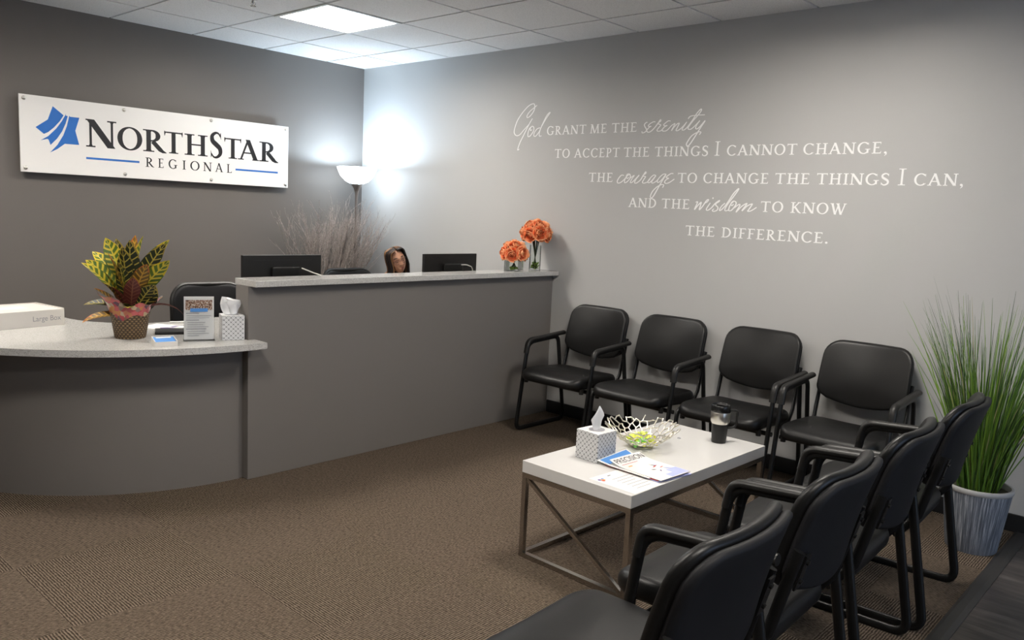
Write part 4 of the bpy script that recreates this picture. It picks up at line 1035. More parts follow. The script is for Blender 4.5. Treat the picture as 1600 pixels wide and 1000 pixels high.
for k, (x0, x1) in enumerate(((-0.062, 0.0), (-0.060, 0.058), (-0.060, 0.05), (-0.062, 0.0), (-0.056, 0.03), (-0.056, 0.02), (-0.056, 0.045), (-0.062, 0.035), (-0.056, 0.03), (-0.056, 0.048), (-0.056, 0.0))):
    z = 0.138 - k * 0.0115; box(b, x0, x1, -0.0044, -0.0040, z, z + (0.004 if k in (0, 3, 7) else 0.0025))
obj('text_lines', b, M_GREYINK, hl)

cb = thing('card_box', 'small open white box of blue cards at the low counter edge', 'card box', (-2.905, -2.292, LZ), radians(-12))
b = bmesh.new(); W2, D2, H2 = 0.052, 0.042, 0.036
box(b, -W2, W2, -D2, D2, 0, 0.003); box(b, -W2, W2, -D2, -D2 + 0.003, 0.003, H2 - 0.012); box(b, -W2, W2, D2 - 0.003, D2, 0.003, H2 + 0.006)
for sx in (-1, 1):
    x0, x1 = sorted((sx * W2, sx * (W2 - 0.003)))
    vs = box(b, x0, x1, -D2 + 0.003, D2 - 0.003, 0.003, H2)
    for v in vs:
        if v.co.z > 0.02: v.co.z = H2 - 0.010 if v.co.y < 0 else H2 + 0.004
obj('tray', b, M_CARD, cb)
b = bmesh.new(); vs = box(b, -W2 + 0.005, W2 - 0.005, -D2 + 0.005, D2 - 0.005, 0.003, 0.030)
for v in vs:
    if v.co.z > 0.02: v.co.z = 0.021 if v.co.y < 0 else 0.036
obj('cards', b, M_BLUE2, cb)
b = bmesh.new(); flat(b, [(-0.035, 0.018, 0.0336), (0.035, 0.018, 0.0336), (0.035, 0.032, 0.0361), (-0.035, 0.032, 0.0361)]); obj('card_print', b, M_WHITE, cb)

pp = thing('printed_sheet', 'white printed sheet with a dark picture lying behind the croton basket', 'printed sheet', (-2.665, -1.755, LZ), radians(28))
b = bmesh.new(); box(b, -0.085, 0.085, -0.11, 0.11, 0.0, 0.004); obj('sheet', b, M_WHITE, pp)
b = bmesh.new(); pts = [(-0.075, -0.085), (0.0, -0.085), (-0.005, -0.03), (-0.03, 0.0), (-0.055, -0.02)]; flat(b, [(x, y, 0.0044) for x, y in pts])
flat(b, [(0.01, -0.05, 0.0044), (0.07, -0.05, 0.0044), (0.065, -0.03, 0.0044), (0.015, -0.03, 0.0044)]); obj('picture', b, M_PURPLE, pp)
o = obj('folder', (lambda b: (box(b, -0.085, 0.085, -0.065, 0.065, 0, 0.016, bev=0.003), b)[1])(bmesh.new()), M_BLACKPLASTIC, loc=(-2.705, -1.945, LZ), rot=(0, 0, radians(-24)))
tag(o, 'flat black folder lying behind the box of blue cards', 'folder')
pn = thing('pen', 'white pen lying at the back of the low counter beyond the upright leaflet', 'pen', (-2.50, -1.64, LZ), radians(-30))
b = bmesh.new(); tube(b, [(-0.07, 0, 0.005), (0.055, 0, 0.005)], 0.005, 10); obj('barrel', b, M_WHITE, pn, smooth=True, sharp=40)
b = bmesh.new(); tube(b, [(0.055, 0, 0.005), (0.072, 0, 0.005)], [0.005, 0.0012], 10); obj('tip', b, M_BRUSHED, pn, smooth=True, sharp=40)

# ------------------------------------------------------------------ vases of orange roses on the ledge
def m_rose():
    m = mat('orange_rose_petal', (0.8, 0.24, 0.09), 0.55); t, b = nt(m)
    u, v, _ = sep(t, N(t, 'ShaderNodeUVMap').outputs[0])
    t.links.new(ramp(t, v, [(0.0, (0.62, 0.10, 0.03)), (0.45, (0.88, 0.19, 0.065)), (0.8, (0.92, 0.30, 0.12)), (1.0, (0.93, 0.50, 0.25))]), b.inputs['Base Color'])
    b.inputs['Subsurface Weight'].default_value = 0.0
    return m
M_ROSE = m_rose()
M_STEM = mat('dark_rose_stem', (0.018, 0.030, 0.012), 0.5)
M_MOSS = mat('green_stem_ends', (0.16, 0.24, 0.03), 0.5)
def rose_mesh(seed):
    rnd = random.Random(seed); b = bmesh.new(); uvl = b.loops.layers.uv.new('UVMap')
    def patch(f, n=5, mm=6):
        rows = [[(b.verts.new(f(i / n, j / mm * 2 - 1)), (j / mm, i / n)) for j in range(mm + 1)] for i in range(n + 1)]
        for i in range(n):
            for j in range(mm):
                q4 = (rows[i][j], rows[i][j + 1], rows[i + 1][j + 1], rows[i + 1][j]); fc = b.faces.new([v[0] for v in q4])
                for lp, v in zip(fc.loops, q4): lp[uvl].uv = v[1]
    for cnt, a_, close, h, droop in ((2, 0.0085, 0.72, 0.039, 0.0), (3, 0.0145, 0.42, 0.039, 0.0), (4, 0.022, 0.20, 0.037, 0.001), (5, 0.030, -0.02, 0.033, 0.005), (6, 0.036, -0.24, 0.027, 0.010)):
        ph = rnd.uniform(0, 6)
        for k in range(cnt):
            a0 = 2 * pi * k / cnt + ph + rnd.uniform(-.12, .12); half = pi / cnt * 1.22; tl = rnd.uniform(0.9, 1.1)
            def f(s, q):
                r = a_ * (0.30 + 0.70 * sin(min(1.0, s * 1.25) * pi / 2)) * (1 - close * s ** 3) * (1.0 + 0.10 * q)
                z = (h * s - droop * s ** 3) * tl - 0.20 * h * s * abs(q) ** 3
                a = a0 + q * half * (0.65 + 0.35 * min(1, s * 2))
                return (r * cos(a), r * sin(a), z)
            patch(f)
    bmesh.ops.create_uvsphere(b, u_segments=10, v_segments=8, radius=1.0, matrix=Matrix.Translation((0, 0, 0.022)) @ Matrix.Diagonal((0.0058, 0.0058, 0.016, 1)))
    return to_mesh('bloom', b, True, 80)
ROSES = [rose_mesh(k) for k in range(3)]
def roses(cx, cy, zb, neck_r, neck_z, specs, label, group, scale):
    for k, (az, el, R_, zc) in enumerate(specs):
        d = Vector((cos(az) * cos(el), sin(az) * cos(el), sin(el)))
        p = Vector((cx, cy, zc)) + d * R_
        t = thing('rose', label, 'rose', tuple(p), 0, group)
        q = d.to_track_quat('Z', 'Y')
        me = ROSES[k % 3]
        o = obj('bloom', me, M_ROSE, t); o.rotation_euler = q.to_euler(); o.scale = (scale,) * 3
        bm_ = bmesh.new()
        base = p - d * 0.004
        nx = Vector((cx + cos(az) * neck_r * 0.5, cy + sin(az) * neck_r * 0.5, neck_z))
        lo = Vector((cx - cos(az) * neck_r * 0.55, cy - sin(az) * neck_r * 0.55, zb + 0.006))
        pth = catmull([base, base - d * 0.03, nx, (nx * 0.45 + lo * 0.55) + Vector((-cos(az), -sin(az), 0)) * 0.0, lo], 5)
        tube(bm_, [v - p for v in pth], 0.0028, 6)
        obj('stem', bm_, M_STEM, t, smooth=True)
def vase(name, label, cx, cy, r, h, z0, square):
    t = thing('glass_vase', label, 'vase', (cx, cy, z0), 0.35 if square else 0)
    b = bmesh.new(); w_ = 0.004
    if square:
        out_, in_ = round_rect(2 * r, 2 * r, 0.006, 3), round_rect(2 * (r - w_), 2 * (r - w_), 0.003, 3)
    else:
        out_ = [(r * cos(2 * pi * k / 40), r * sin(2 * pi * k / 40)) for k in range(40)]; in_ = [((r - w_) * cos(2 * pi * k / 40), (r - w_) * sin(2 * pi * k / 40)) for k in range(40)]
    n = len(out_)
    rings = [[b.verts.new((x, y, z)) for x, y in o_] for o_, z in ((out_, 0), (out_, h), (in_, h), (in_, 0.008))]
    b.faces.new(rings[0][::-1]); b.faces.new(rings[3])
    for A, B in zip(rings[:-1], rings[1:]):
        for k in range(n): b.faces.new((A[k], A[(k + 1) % n], B[(k + 1) % n], B[k]))
    obj('glass', b, M_GLASS, t, smooth=True, sharp=30)
    return t
M_LEAFY = mat('leafy_green', (0.14, 0.22, 0.035), 0.5)
def greens(cx, cy, z0, r, h, seed, label):
    rnd = random.Random(seed); b = bmesh.new()
    for k in range(46):
        a = rnd.uniform(0, 2 * pi); rr = r * sqrt(rnd.random()); x, y = rr * cos(a), rr * sin(a); z = rnd.uniform(0.009, h); s = rnd.uniform(0.006, 0.012)
        bmesh.ops.create_icosphere(b, subdivisions=1, radius=s, matrix=Matrix.Translation((x, y, z + s * .3)) @ Matrix.Rotation(rnd.uniform(0, 3), 4, 'X') @ Matrix.Diagonal((1, 0.5, 0.7, 1)))
    o = obj('vase_greenery', b, M_LEAFY, loc=(cx, cy, z0), smooth=True); tag(o, label, 'greenery', kind='stuff')
EZ = 1.073
vase('v', 'tall round clear glass vase of orange roses at the ledge end by the wall', -0.148, -2.292, 0.043, 0.185, EZ, False)
sp = [(2 * pi * k / 8 + 0.2, 0.0 + 0.16 * (k % 2), 0.074, 1.335) for k in range(8)] + [(2 * pi * k / 5 + 0.5, 0.80, 0.072, 1.335) for k in range(5)] + [(0, pi / 2, 0.066, 1.335)]
roses(-0.148, -2.292, EZ + 0.008, 0.028, EZ + 0.165, sp, 'orange rose in the tall round glass vase', 'orange roses in the tall vase', 1.30)
greens(-0.148, -2.292, EZ, 0.030, 0.055, 3, 'bright green leaf ends at the bottom of the tall glass vase')
vase('v', 'short square clear glass vase of orange roses on the ledge', -0.385, -2.300, 0.055, 0.105, EZ, True)
sp = [(2 * pi * k / 7 + 0.1, 0.0 + 0.12 * (k % 2), 0.062, 1.195) for k in range(7)] + [(2 * pi * k / 4 + 0.9, 0.85, 0.056, 1.198) for k in range(4)] + [(4.0, 1.45, 0.052, 1.20)]
roses(-0.385, -2.300, EZ + 0.008, 0.040, EZ + 0.10, sp, 'orange rose in the short square glass vase', 'orange roses in the short vase', 1.22)
greens(-0.385, -2.300, EZ, 0.036, 0.026, 9, 'green leaf ends at the bottom of the short square vase')

# ------------------------------------------------------------------ monitors
def monitor(label, x, y, rz, cable):
    t = thing('computer_monitor', label, 'monitor', (x, y, 0.756), rz, 'black computer monitors behind the counter')
    # seen from behind: back faces -y local
    b = bmesh.new(); box(b, -0.272, 0.272, -0.012, 0.012, 0.075, 0.405, bev=0.004); obj('display_housing', b, M_BLACKPLASTIC, t)
    b = bmesh.new(); box(b, -0.262, 0.262, 0.0121, 0.0126, 0.09, 0.395); obj('screen', b, M_GLOSSBLACK, t)
    b = bmesh.new(); box(b, -0.20, 0.20, -0.0135, -0.0121, 0.372, 0.376); obj('vent_slot', b, M_INK, t)
    b = bmesh.new(); box(b, -0.09, 0.10, -0.045, -0.0121, 0.16, 0.335, bev=0.012, seg=3); obj('rear_cover', b, M_GLOSSBLACK, t)
    b = bmesh.new(); box(b, -0.035, 0.035, -0.075, -0.0455, 0.012, 0.26, bev=0.006); obj('stand_column', b, M_BLACKPLASTIC, t)
    b = bmesh.new(); box(b, -0.13, 0.13, -0.12, 0.09, 0.0, 0.012, bev=0.005); obj('stand_base', b, M_BLACKPLASTIC, t)
    b = bmesh.new(); tube(b, cable, 0.0035, 8); obj('cable', b, mat('white_cable', (0.62, 0.60, 0.55), 0.5), t, smooth=True)
    return t
monitor('black monitor seen from behind, at the left end of the tall counter, white cable', -1.925, -1.765, radians(-1), catmull([(0.105, -0.05, 0.325), (0.15, -0.075, 0.305), (0.26, -0.12, 0.255), (0.33, -0.16, 0.15), (0.33, -0.16, 0.0)], 5))
monitor('black monitor seen from behind, to the right of the seated receptionist', -0.505, -1.765, radians(1), catmull([(0.07, -0.05, 0.325), (0.13, -0.065, 0.32), (0.17, -0.075, 0.27), (0.17, -0.08, 0.0)], 5))

# ------------------------------------------------------------------ office chairs
def office_chair(label, x, y, rz, top, wtop):
    t = thing('office_chair', label, 'office chair', (x, y, 0), rz, 'black office chairs behind the counter')
    o = round_rect(0.49, 0.47, 0.09, 6)
    b = bmesh.new(); pad(b, o, 0.075, 0.03, 0.012, lambda u, v, w_: (u, v, 0.42 + w_)); obj('seat', b, M_FABRIC, t, smooth=True, sharp=60)
    h = top - 0.56; ol = round_rect(wtop, h, 0.11, 7, 0, h / 2)
    f = lambda u, v, w_: (u, -0.235 + 0.10 * (u / 0.24) ** 2 * 0.5 - w_ * -1 - 0.08 * v, 0.56 + v)
    b = bmesh.new(); pad(b, ol, 0.05, 0.022, 0.012, f); obj('backrest', b, M_FABRIC, t, smooth=True, sharp=60)
    b = bmesh.new(); tube(b, [f(p[0], p[1], 0.02) for p in ol], 0.016, 8, closed=True); obj('back_frame', b, M_BLACKPLASTIC, t, smooth=True)
    b = bmesh.new(); tube(b, round_path([(0, -0.05, 0.40), (0, -0.27, 0.40), (0, -0.275, 0.70)], 0.06), 0.02, 8, flat=(0.035, 0.010), hint=(1, 0, 0)); obj('back_bracket', b, M_BLACKPLASTIC, t, smooth=True)
    b = bmesh.new(); tube(b, [(0, 0, 0.09), (0, 0, 0.42)], 0.025, 12); obj('gas_column', b, M_BLACKMETAL, t, smooth=True, sharp=40)
    for k in range(5):
        a = 2 * pi * k / 5 + 0.3; b = bmesh.new(); tube(b, [(0.02 * cos(a), 0.02 * sin(a), 0.10), (0.29 * cos(a), 0.29 * sin(a), 0.065)], [0.024, 0.014], 8); lg = obj('leg', b, M_BLACKPLASTIC, t, smooth=True, sharp=50)
        b = bmesh.new(); c_ = Vector((0.29 * cos(a), 0.29 * sin(a), 0.027)); s_ = Vector((-sin(a), cos(a), 0)) * 0.02; tube(b, [c_ - s_, c_ + s_], 0.027, 14); obj('castor', b, M_BLACKPLASTIC, lg, smooth=True, sharp=40)
    return t
office_chair('empty black office chair behind the low counter, behind the upright leaflet', -2.02, -1.17, radians(174), 0.905, 0.50)
office_chair('black office chair behind the tall counter, its top edge beside the seated person', -0.62, -0.86, radians(182), 0.950, 0.52)

# ------------------------------------------------------------------ torchiere lamp in the corner
LX, LY = -0.315, -0.345
lm = thing('torchiere_lamp', 'tall glowing torchiere floor lamp with frosted bowl shade in the corner', 'floor lamp', (LX, LY, 0))
b = bmesh.new(); lathe(b, [(0, 0), (0.135, 0), (0.135, 0.012), (0.120, 0.022), (0.03, 0.032), (0.016, 0.05), (0, 0.05)], 36); obj('base', b, M_NICKEL, lm, smooth=True, sharp=40)
b = bmesh.new(); lathe(b, [(0.0125, 0.04), (0.0125, 1.565), (0.016, 1.595), (0.026, 1.63), (0.048, 1.662), (0.050, 1.668), (0, 1.668)], 24); obj('pole', b, M_NICKEL, lm, smooth=True, sharp=50)
b = bmesh.new(); lathe(b, [(0.02, 1.670), (0.06, 1.674), (0.100, 1.694), (0.140, 1.735), (0.166, 1.790), (0.172, 1.812), (0.167, 1.813), (0.160, 1.790), (0.134, 1.741), (0.097, 1.702), (0.058, 1.683), (0.02, 1.680)], 48); obj('shade', b, M_SHADE, lm, smooth=True)
b = bmesh.new(); bmesh.ops.create_uvsphere(b, u_segments=16, v_segments=10, radius=0.032, matrix=Matrix.Translation((0, 0, 1.775))); obj('bulb', b, M_BULB, lm, smooth=True)
b = bmesh.new(); lathe(b, [(0, 1.669), (0.018, 1.669), (0.018, 1.745), (0, 1.746)], 14); obj('socket', b, M_NICKEL, lm, smooth=True, sharp=40)

# ------------------------------------------------------------------ tall vase of bare branches
def m_twig():
    m = mat('grey_brown_twig', (0.3, 0.25, 0.22), 0.75); t, b = nt(m)
    f = noise_tex(t, coords(t), 60, 3)
    t.links.new(ramp(t, f, [(0.3, (0.22, 0.19, 0.172)), (0.7, (0.45, 0.39, 0.365))]), b.inputs['Base Color'])
    return m
M_TWIG = m_twig()
VX, VY = -0.605, -0.275
vs_ = thing('branch_vase', 'tall dark floor vase of bare twiggy branches in the corner behind the desk', 'vase of branches', (VX, VY, 0))
b = bmesh.new(); lathe(b, [(0, 0), (0.10, 0), (0.105, 0.01), (0.135, 0.25), (0.120, 0.48), (0.085, 0.60), (0.100, 0.66), (0.092, 0.66), (0.078, 0.60), (0.11, 0.47), (0.12, 0.25), (0.09, 0.03), (0, 0.03)], 36); obj('vase', b, M_BLACKPLASTIC, vs_, smooth=True, sharp=50)
rnd = random.Random(21)
def twig(b, p, d, ln, r, depth):
    n = 4 if depth else 7; pts = [p.copy()]; q = p.copy(); dd = d.copy()
    for k in range(n):
        dd = (dd + Vector((rnd.uniform(-1, 1), rnd.uniform(-1, 1), rnd.uniform(-.6, 1.0))) * (0.10 if depth == 0 else 0.17)).normalized()
        nq = q + dd * (ln / n)
        # stay clear of the two walls
        if VX + nq.x > -0.03: nq.x = -0.03 - VX
        if VY + nq.y > -0.03: nq.y = -0.03 - VY
        q = nq; pts.append(q.copy())
    tube(b, pts, [max(0.0013, r * (1 - 0.78 * k / n)) for k in range(n + 1)], 5 if depth == 0 else 4, cap=False)
    if depth < 2:
        cnt = 10 if depth == 0 else 3
        for k in range(cnt):
            s = rnd.uniform(0.32, 0.97) if depth == 0 else rnd.uniform(0.25, 0.95)
            i = min(n - 1, int(s * n)); f = s * n - i
            o_ = pts[i].lerp(pts[i + 1], f); t_ = (pts[i + 1] - pts[i]).normalized()
            side = Vector((rnd.uniform(-1, 1), rnd.uniform(-1, 1), rnd.uniform(-.2, .6)))
            nd = (t_ + side * (0.30 if depth == 0 else 0.42)).normalized()
            twig(b, o_, nd, ln * (rnd.uniform(0.20, 0.42) if depth == 0 else rnd.uniform(0.35, 0.6)), r * (0.5 if depth == 0 else 0.6), depth + 1)
TIPS = []
for (cx_, cz_, sx_, nn) in ((-0.29, 1.18, 0.055, 10), (-0.20, 1.06, 0.06, 6), (0.06, 1.24, 0.06, 9), (0.16, 1.20, 0.05, 6), (0.30, 1.26, 0.06, 8), (0.42, 1.14, 0.05, 4), (0.54, 1.22, 0.045, 6), (0.0, 0.98, 0.15, 2)):
    for k in range(nn): TIPS.append((cx_ + 0.03 + rnd.gauss(0, sx_), rnd.uniform(-0.22, 0.06), cz_ + (0.05 if cx_ < 0 else -0.02) + rnd.uniform(-0.09, 0.03)))
for (ex, ey, ez) in TIPS:
    b = bmesh.new(); st = Vector((ex * 0.12, ey * 0.15, 0.42)); en = Vector((ex, ey, ez))
    d = (en - st); twig(b, st, (d.normalized() + Vector((-0.10 * ex, 0, 0.05))).normalized(), d.length, 0.0062, 0)
    obj('branch', b, M_TWIG, vs_, smooth=True)

# ------------------------------------------------------------------ seated receptionist
M_SKIN = mat('warm_brown_skin', (0.33, 0.165, 0.10), 0.5)
M_LIPS = mat('lips', (0.27, 0.085, 0.065), 0.45)
M_BROW = mat('brow_hair', (0.025, 0.015, 0.012), 0.7)
M_LID = mat('eyelid_skin', (0.22, 0.10, 0.065), 0.5)
M_HAIRD = mat('dark_brown_hair', (0.014, 0.009, 0.008), 0.5, spec=0.3)
M_HAIRL = mat('golden_brown_highlights', (0.16, 0.078, 0.032), 0.55, spec=0.3)
M_TOP = mat('dark_knit_top', (0.016, 0.016, 0.019), 0.85)
M_TROU = mat('dark_trousers', (0.02, 0.02, 0.026), 0.85)
HEADP = Vector((-0.735, -1.42, 1.088))
pr = thing('person', 'seated person with long dark highlighted hair and glasses behind the tall counter', 'person', (HEADP.x, HEADP.y, 0))
HM = (Matrix.Translation(Vector((0, 0, HEADP.z))) @ Matrix.Rotation(radians(163), 4, 'Z') @ Matrix.Rotation(radians(-3), 4, 'X') @ Matrix.Rotation(radians(22), 4, 'Y') @ Matrix.Scale(0.92, 4))
RX, RY, RZ = 0.069, 0.088, 0.108
def gs(a, s): return math.exp(-(a / s) ** 2)
def face_disp(u, v, fw):
    d = 0.0
    nb = max(0, min(1, (0.22 - v) / 0.42)) if v > -0.22 else max(0, 1 - (-0.22 - v) / 0.07)
    d += (0.003 + 0.019 * nb ** 1.5) * gs(u, 0.15 + 0.07 * nb) * (1 if -0.34 < v < 0.28 else 0)
    d += 0.0045 * (gs(u - 0.20, 0.10) + gs(u + 0.20, 0.10)) * gs(v + 0.23, 0.09)
    d -= 0.0085 * (gs(u - 0.42, 0.22) + gs(u + 0.42, 0.22)) * gs(v - 0.10, 0.13)
    d += 0.0040 * (gs(u - 0.42, 0.15) + gs(u + 0.42, 0.15)) * gs(v - 0.07, 0.075)
    d += 0.0045 * gs(v - 0.28, 0.10) * gs(u, 0.75)
    d += 0.0055 * (gs(u - 0.52, 0.25) + gs(u + 0.52, 0.25)) * gs(v + 0.18, 0.22)
    d += 0.0080 * gs(u, 0.30) * (gs(v + 0.45, 0.06) + 1.05 * gs(v + 0.575, 0.06))
    d -= 0.0035 * gs(u, 0.28) * gs(v + 0.51, 0.022)
    d += 0.0085 * gs(u, 0.33) * gs(v + 0.85, 0.16)
    return d * fw
def jaw(x, y, z):
    k = max(0, -z / RZ)
    return x * (1 - 0.27 * k ** 1.7), y * (1 - 0.10 * k) + 0.006 * k, z
def face_pt(u, v, off=0.0):
    y = sqrt(max(0.0, 1 - min(0.98, u * u + v * v)))
    x_, y_, z_ = jaw(u * RX, y * RY, v * RZ)
    return HM @ Vector((x_, y_ + face_disp(u, v, min(1, y * 1.6)) + off, z_))
b = bmesh.new(); nu, nv = 72, 60; rows = []
for i in range(nv + 1):
    th = pi * i / nv; row = []
    for j in range(nu):
        ph = 2 * pi * j / nu; u = sin(th) * cos(ph); y = sin(th) * sin(ph); v = cos(th)
        yy = y * RY * (1.0 if y > 0 else 1.08)
        x_, y_, z_ = jaw(u * RX, yy, v * RZ)
        if y > 0: y_ += face_disp(u, v, min(1, y * 1.6))
        row.append(b.verts.new(HM @ Vector((x_, y_, z_))))
    rows.append(row)
for i in range(nv):
    for j in range(nu): b.faces.new((rows[i][j], rows[i][(j + 1) % nu], rows[i + 1][(j + 1) % nu], rows[i + 1][j]))
bmesh.ops.remove_doubles(b, verts=b.verts, dist=1e-5)
for s in (-1, 1):     # ears
    bmesh.ops.create_uvsphere(b, u_segments=12, v_segments=8, radius=1.0, matrix=HM @ Matrix.Translation((s * RX * 0.99, -0.008, 0.0)) @ Matrix.Rotation(s * 0.35, 4, 'Z') @ Matrix.Diagonal((0.006, 0.016, 0.030, 1)))
# body grown from one skeleton: neck, torso leaning over the desk, arms to the keyboard, seated legs
def grow(chains):
    me = bpy.data.meshes.new('skeleton'); V, E, R_ = [], [], []
    idx = {}
    for ch in chains:
        prev = None
        for (p, r) in ch:
            key = tuple(round(c, 4) for c in p)
            if key not in idx: idx[key] = len(V); V.append(p); R_.append(r)
            k = idx[key]
            if prev is not None and prev != k: E.append((prev, k))
            prev = k
    me.from_pydata(V, E, [])
    o = bpy.data.objects.new('skeleton', me); COL.objects.link(o)
    md = o.modifiers.new('skin', 'SKIN'); ss = o.modifiers.new('sub', 'SUBSURF'); ss.levels = 2
    sv = me.skin_vertices
    if not sv:
        with bpy.context.temp_override(object=o, active_object=o): bpy.ops.mesh.customdata_skin_add()
    for k, r in enumerate(R_): me.skin_vertices[0].data[k].radius = (r, r)
    me.skin_vertices[0].data[0].use_root = True
    dg = bpy.context.evaluated_depsgraph_get()
    m2 = bpy.data.meshes.new_from_object(o.evaluated_get(dg)); bpy.data.objects.remove(o)
    return m2
pel = (-0.03, 0.50, 0.615); wst = (-0.025, 0.43, 0.71); chs = (-0.01, 0.26, 0.79); nkb = (0.0, 0.125, 0.905); nkt = (0.0, 0.045, 0.995)
def arm(s):
    hand = Vector((s * 0.10 - 0.01, -0.175, 0.785))
    ch = [(chs, 0.115), ((s * 0.145, 0.235, 0.835), 0.056), ((s * 0.185, 0.22, 0.80), 0.046), ((s * 0.235, 0.12, 0.815), 0.040), ((s * 0.20, 0.0, 0.805), 0.034), (tuple(hand + Vector((s * 0.025, 0.075, 0.008))), 0.024), (tuple(hand), 0.026)]
    out = [ch]
    for k in range(4):
        o_ = (k - 1.5) * 0.019; ln = (0.066, 0.076, 0.072, 0.058)[k]
        out.append([(tuple(hand), 0.026), (tuple(hand + Vector((o_, -0.030, 0.006))), 0.010), (tuple(hand + Vector((o_ * 1.15, -0.030 - ln * .55, 0.006))), 0.0085), (tuple(hand + Vector((o_ * 1.2, -0.030 - ln, -0.012))), 0.007)])
    out.append([(tuple(hand), 0.026), (tuple(hand + Vector((-s * 0.032, -0.006, -0.004))), 0.010), (tuple(hand + Vector((-s * 0.043, -0.035, -0.012))), 0.008)])
    return out
def leg(s): return [(pel, 0.12), ((s * 0.10 - 0.03, 0.42, 0.60), 0.085), ((s * 0.12 - 0.03, 0.08, 0.565), 0.062), ((s * 0.12 - 0.03, 0.06, 0.51), 0.056), ((s * 0.12 - 0.03, 0.12, 0.12), 0.040), ((s * 0.12 - 0.03, 0.10, 0.045), 0.036), ((s * 0.13 - 0.03, -0.06, 0.032), 0.028)]
spine = [(pel, 0.12), (wst, 0.115), (chs, 0.115), (nkb, 0.055), (nkt, 0.046)]
bodym = grow([spine] + arm(-1) + arm(1) + [leg(-1), leg(1)])
b.from_mesh(bodym)
obj('body', b, M_SKIN, pr, smooth=True)
tm = grow([[(pel, 0.128), (wst, 0.124), (chs, 0.126), ((0.0, 0.16, 0.88), 0.070)], [(chs, 0.126), ((-0.145, 0.235, 0.835), 0.066), ((-0.185, 0.22, 0.80), 0.055), ((-0.235, 0.12, 0.815), 0.048), ((-0.20, 0.0, 0.805), 0.040)], [(chs, 0.126), ((0.145, 0.235, 0.835), 0.066), ((0.185, 0.22, 0.80), 0.055), ((0.235, 0.12, 0.815), 0.048), ((0.20, 0.0, 0.805), 0.040)]])
obj('knit_top', tm, M_TOP, pr, smooth=True)
tr_ = grow([[(wst, 0.12), (pel, 0.130)]] + [[(pel, 0.130), ((s * 0.10 - 0.03, 0.42, 0.60), 0.095), ((s * 0.12 - 0.03, 0.08, 0.565), 0.072), ((s * 0.12 - 0.03, 0.06, 0.51), 0.066), ((s * 0.12 - 0.03, 0.12, 0.12), 0.055)] for s in (-1, 1)])
obj('trousers', tr_, M_TROU, pr, smooth=True)
def patch(name, cu, cv, ru, rv, m, off, rot=0.0, bend=0.0, nn=14):
    bb = bmesh.new(); c = bb.verts.new(face_pt(cu, cv, off + 0.0006)); prev = None; rings = []
    for s in (0.5, 1.0):
        R_ = []
        for k in range(nn):
            a = 2 * pi * k / nn; x = cos(a) * ru * s; y = sin(a) * rv * s + bend * (1 - (cos(a) * s) ** 2)
            R_.append(bb.verts.new(face_pt(cu + x * cos(rot) - y * sin(rot), cv + x * sin(rot) + y * cos(rot), off if s == 1 else off + 0.0004)))
        rings.append(R_)
    for k in range(nn):
        bb.faces.new((c, rings[0][k], rings[0][(k + 1) % nn])); bb.faces.new((rings[0][k], rings[1][k], rings[1][(k + 1) % nn], rings[0][(k + 1) % nn]))
    return obj(name, bb, m, pr, smooth=True)
patch('upper_lip', 0, -0.455, 0.30, 0.042, M_LIPS, 0.0008); patch('lower_lip', 0, -0.565, 0.26, 0.050, M_LIPS, 0.0008)
M_EYE = mat('eye_white', (0.55, 0.52, 0.48), 0.3)
for s in (-1, 1):
    patch('eyebrow', s * 0.42, 0.31, 0.24, 0.030, M_BROW, 0.0010, rot=-s * 0.10, bend=0.03)
    patch('eyelid', s * 0.42, 0.085, 0.19, 0.060, M_LID, 0.0008)
    patch('lash_line', s * 0.42, 0.022, 0.20, 0.020, M_BROW, 0.0014, bend=-0.02)
    patch('nostril', s * 0.085, -0.300, 0.040, 0.018, M_BROW, 0.0006)
# glasses
b = bmesh.new()
for s in (-1, 1):
    pts = [face_pt(s * 0.42 + 0.30 * cos(2 * pi * k / 20), 0.03 + 0.185 * sin(2 * pi * k / 20) * (1.0 if sin(2 * pi * k / 20) < 0 else 0.85), 0.0) for k in range(20)]
    ctr = HM @ Vector((s * 0.42 * RX, RY * 0.90 + 0.010, 0.03 * RZ))
    ax_ = HM.to_3x3() @ Vector((1, 0, 0)); az_ = HM.to_3x3() @ Vector((0, 0, 1)); ay_ = HM.to_3x3() @ Vector((0, 1, 0))
    pts = [ctr + ax_ * (0.0225 * cos(2 * pi * k / 24)) + az_ * (0.0165 * sin(2 * pi * k / 24)) - ay_ * (0.012 * max(0, s * cos(2 * pi * k / 24)) ** 2) for k in range(24)]
    tube(b, pts, 0.0014, 6, closed=True)
    tube(b, [HM @ Vector((s * 0.051, RY * 0.82, 0.010)), HM @ Vector((s * 0.074, RY * 0.35, 0.010)), HM @ Vector((s * 0.073, -0.01, 0.006))], 0.0016, 6)
tube(b, [HM @ Vector((-0.008, RY * 0.90 + 0.012, 0.006)), HM @ Vector((0, RY * 0.90 + 0.016, 0.009)), HM @ Vector((0.008, RY * 0.90 + 0.012, 0.006))], 0.0014, 6)
obj('glasses', b, mat('dark_glasses_frame', (0.03, 0.012, 0.012), 0.3), pr, smooth=True)
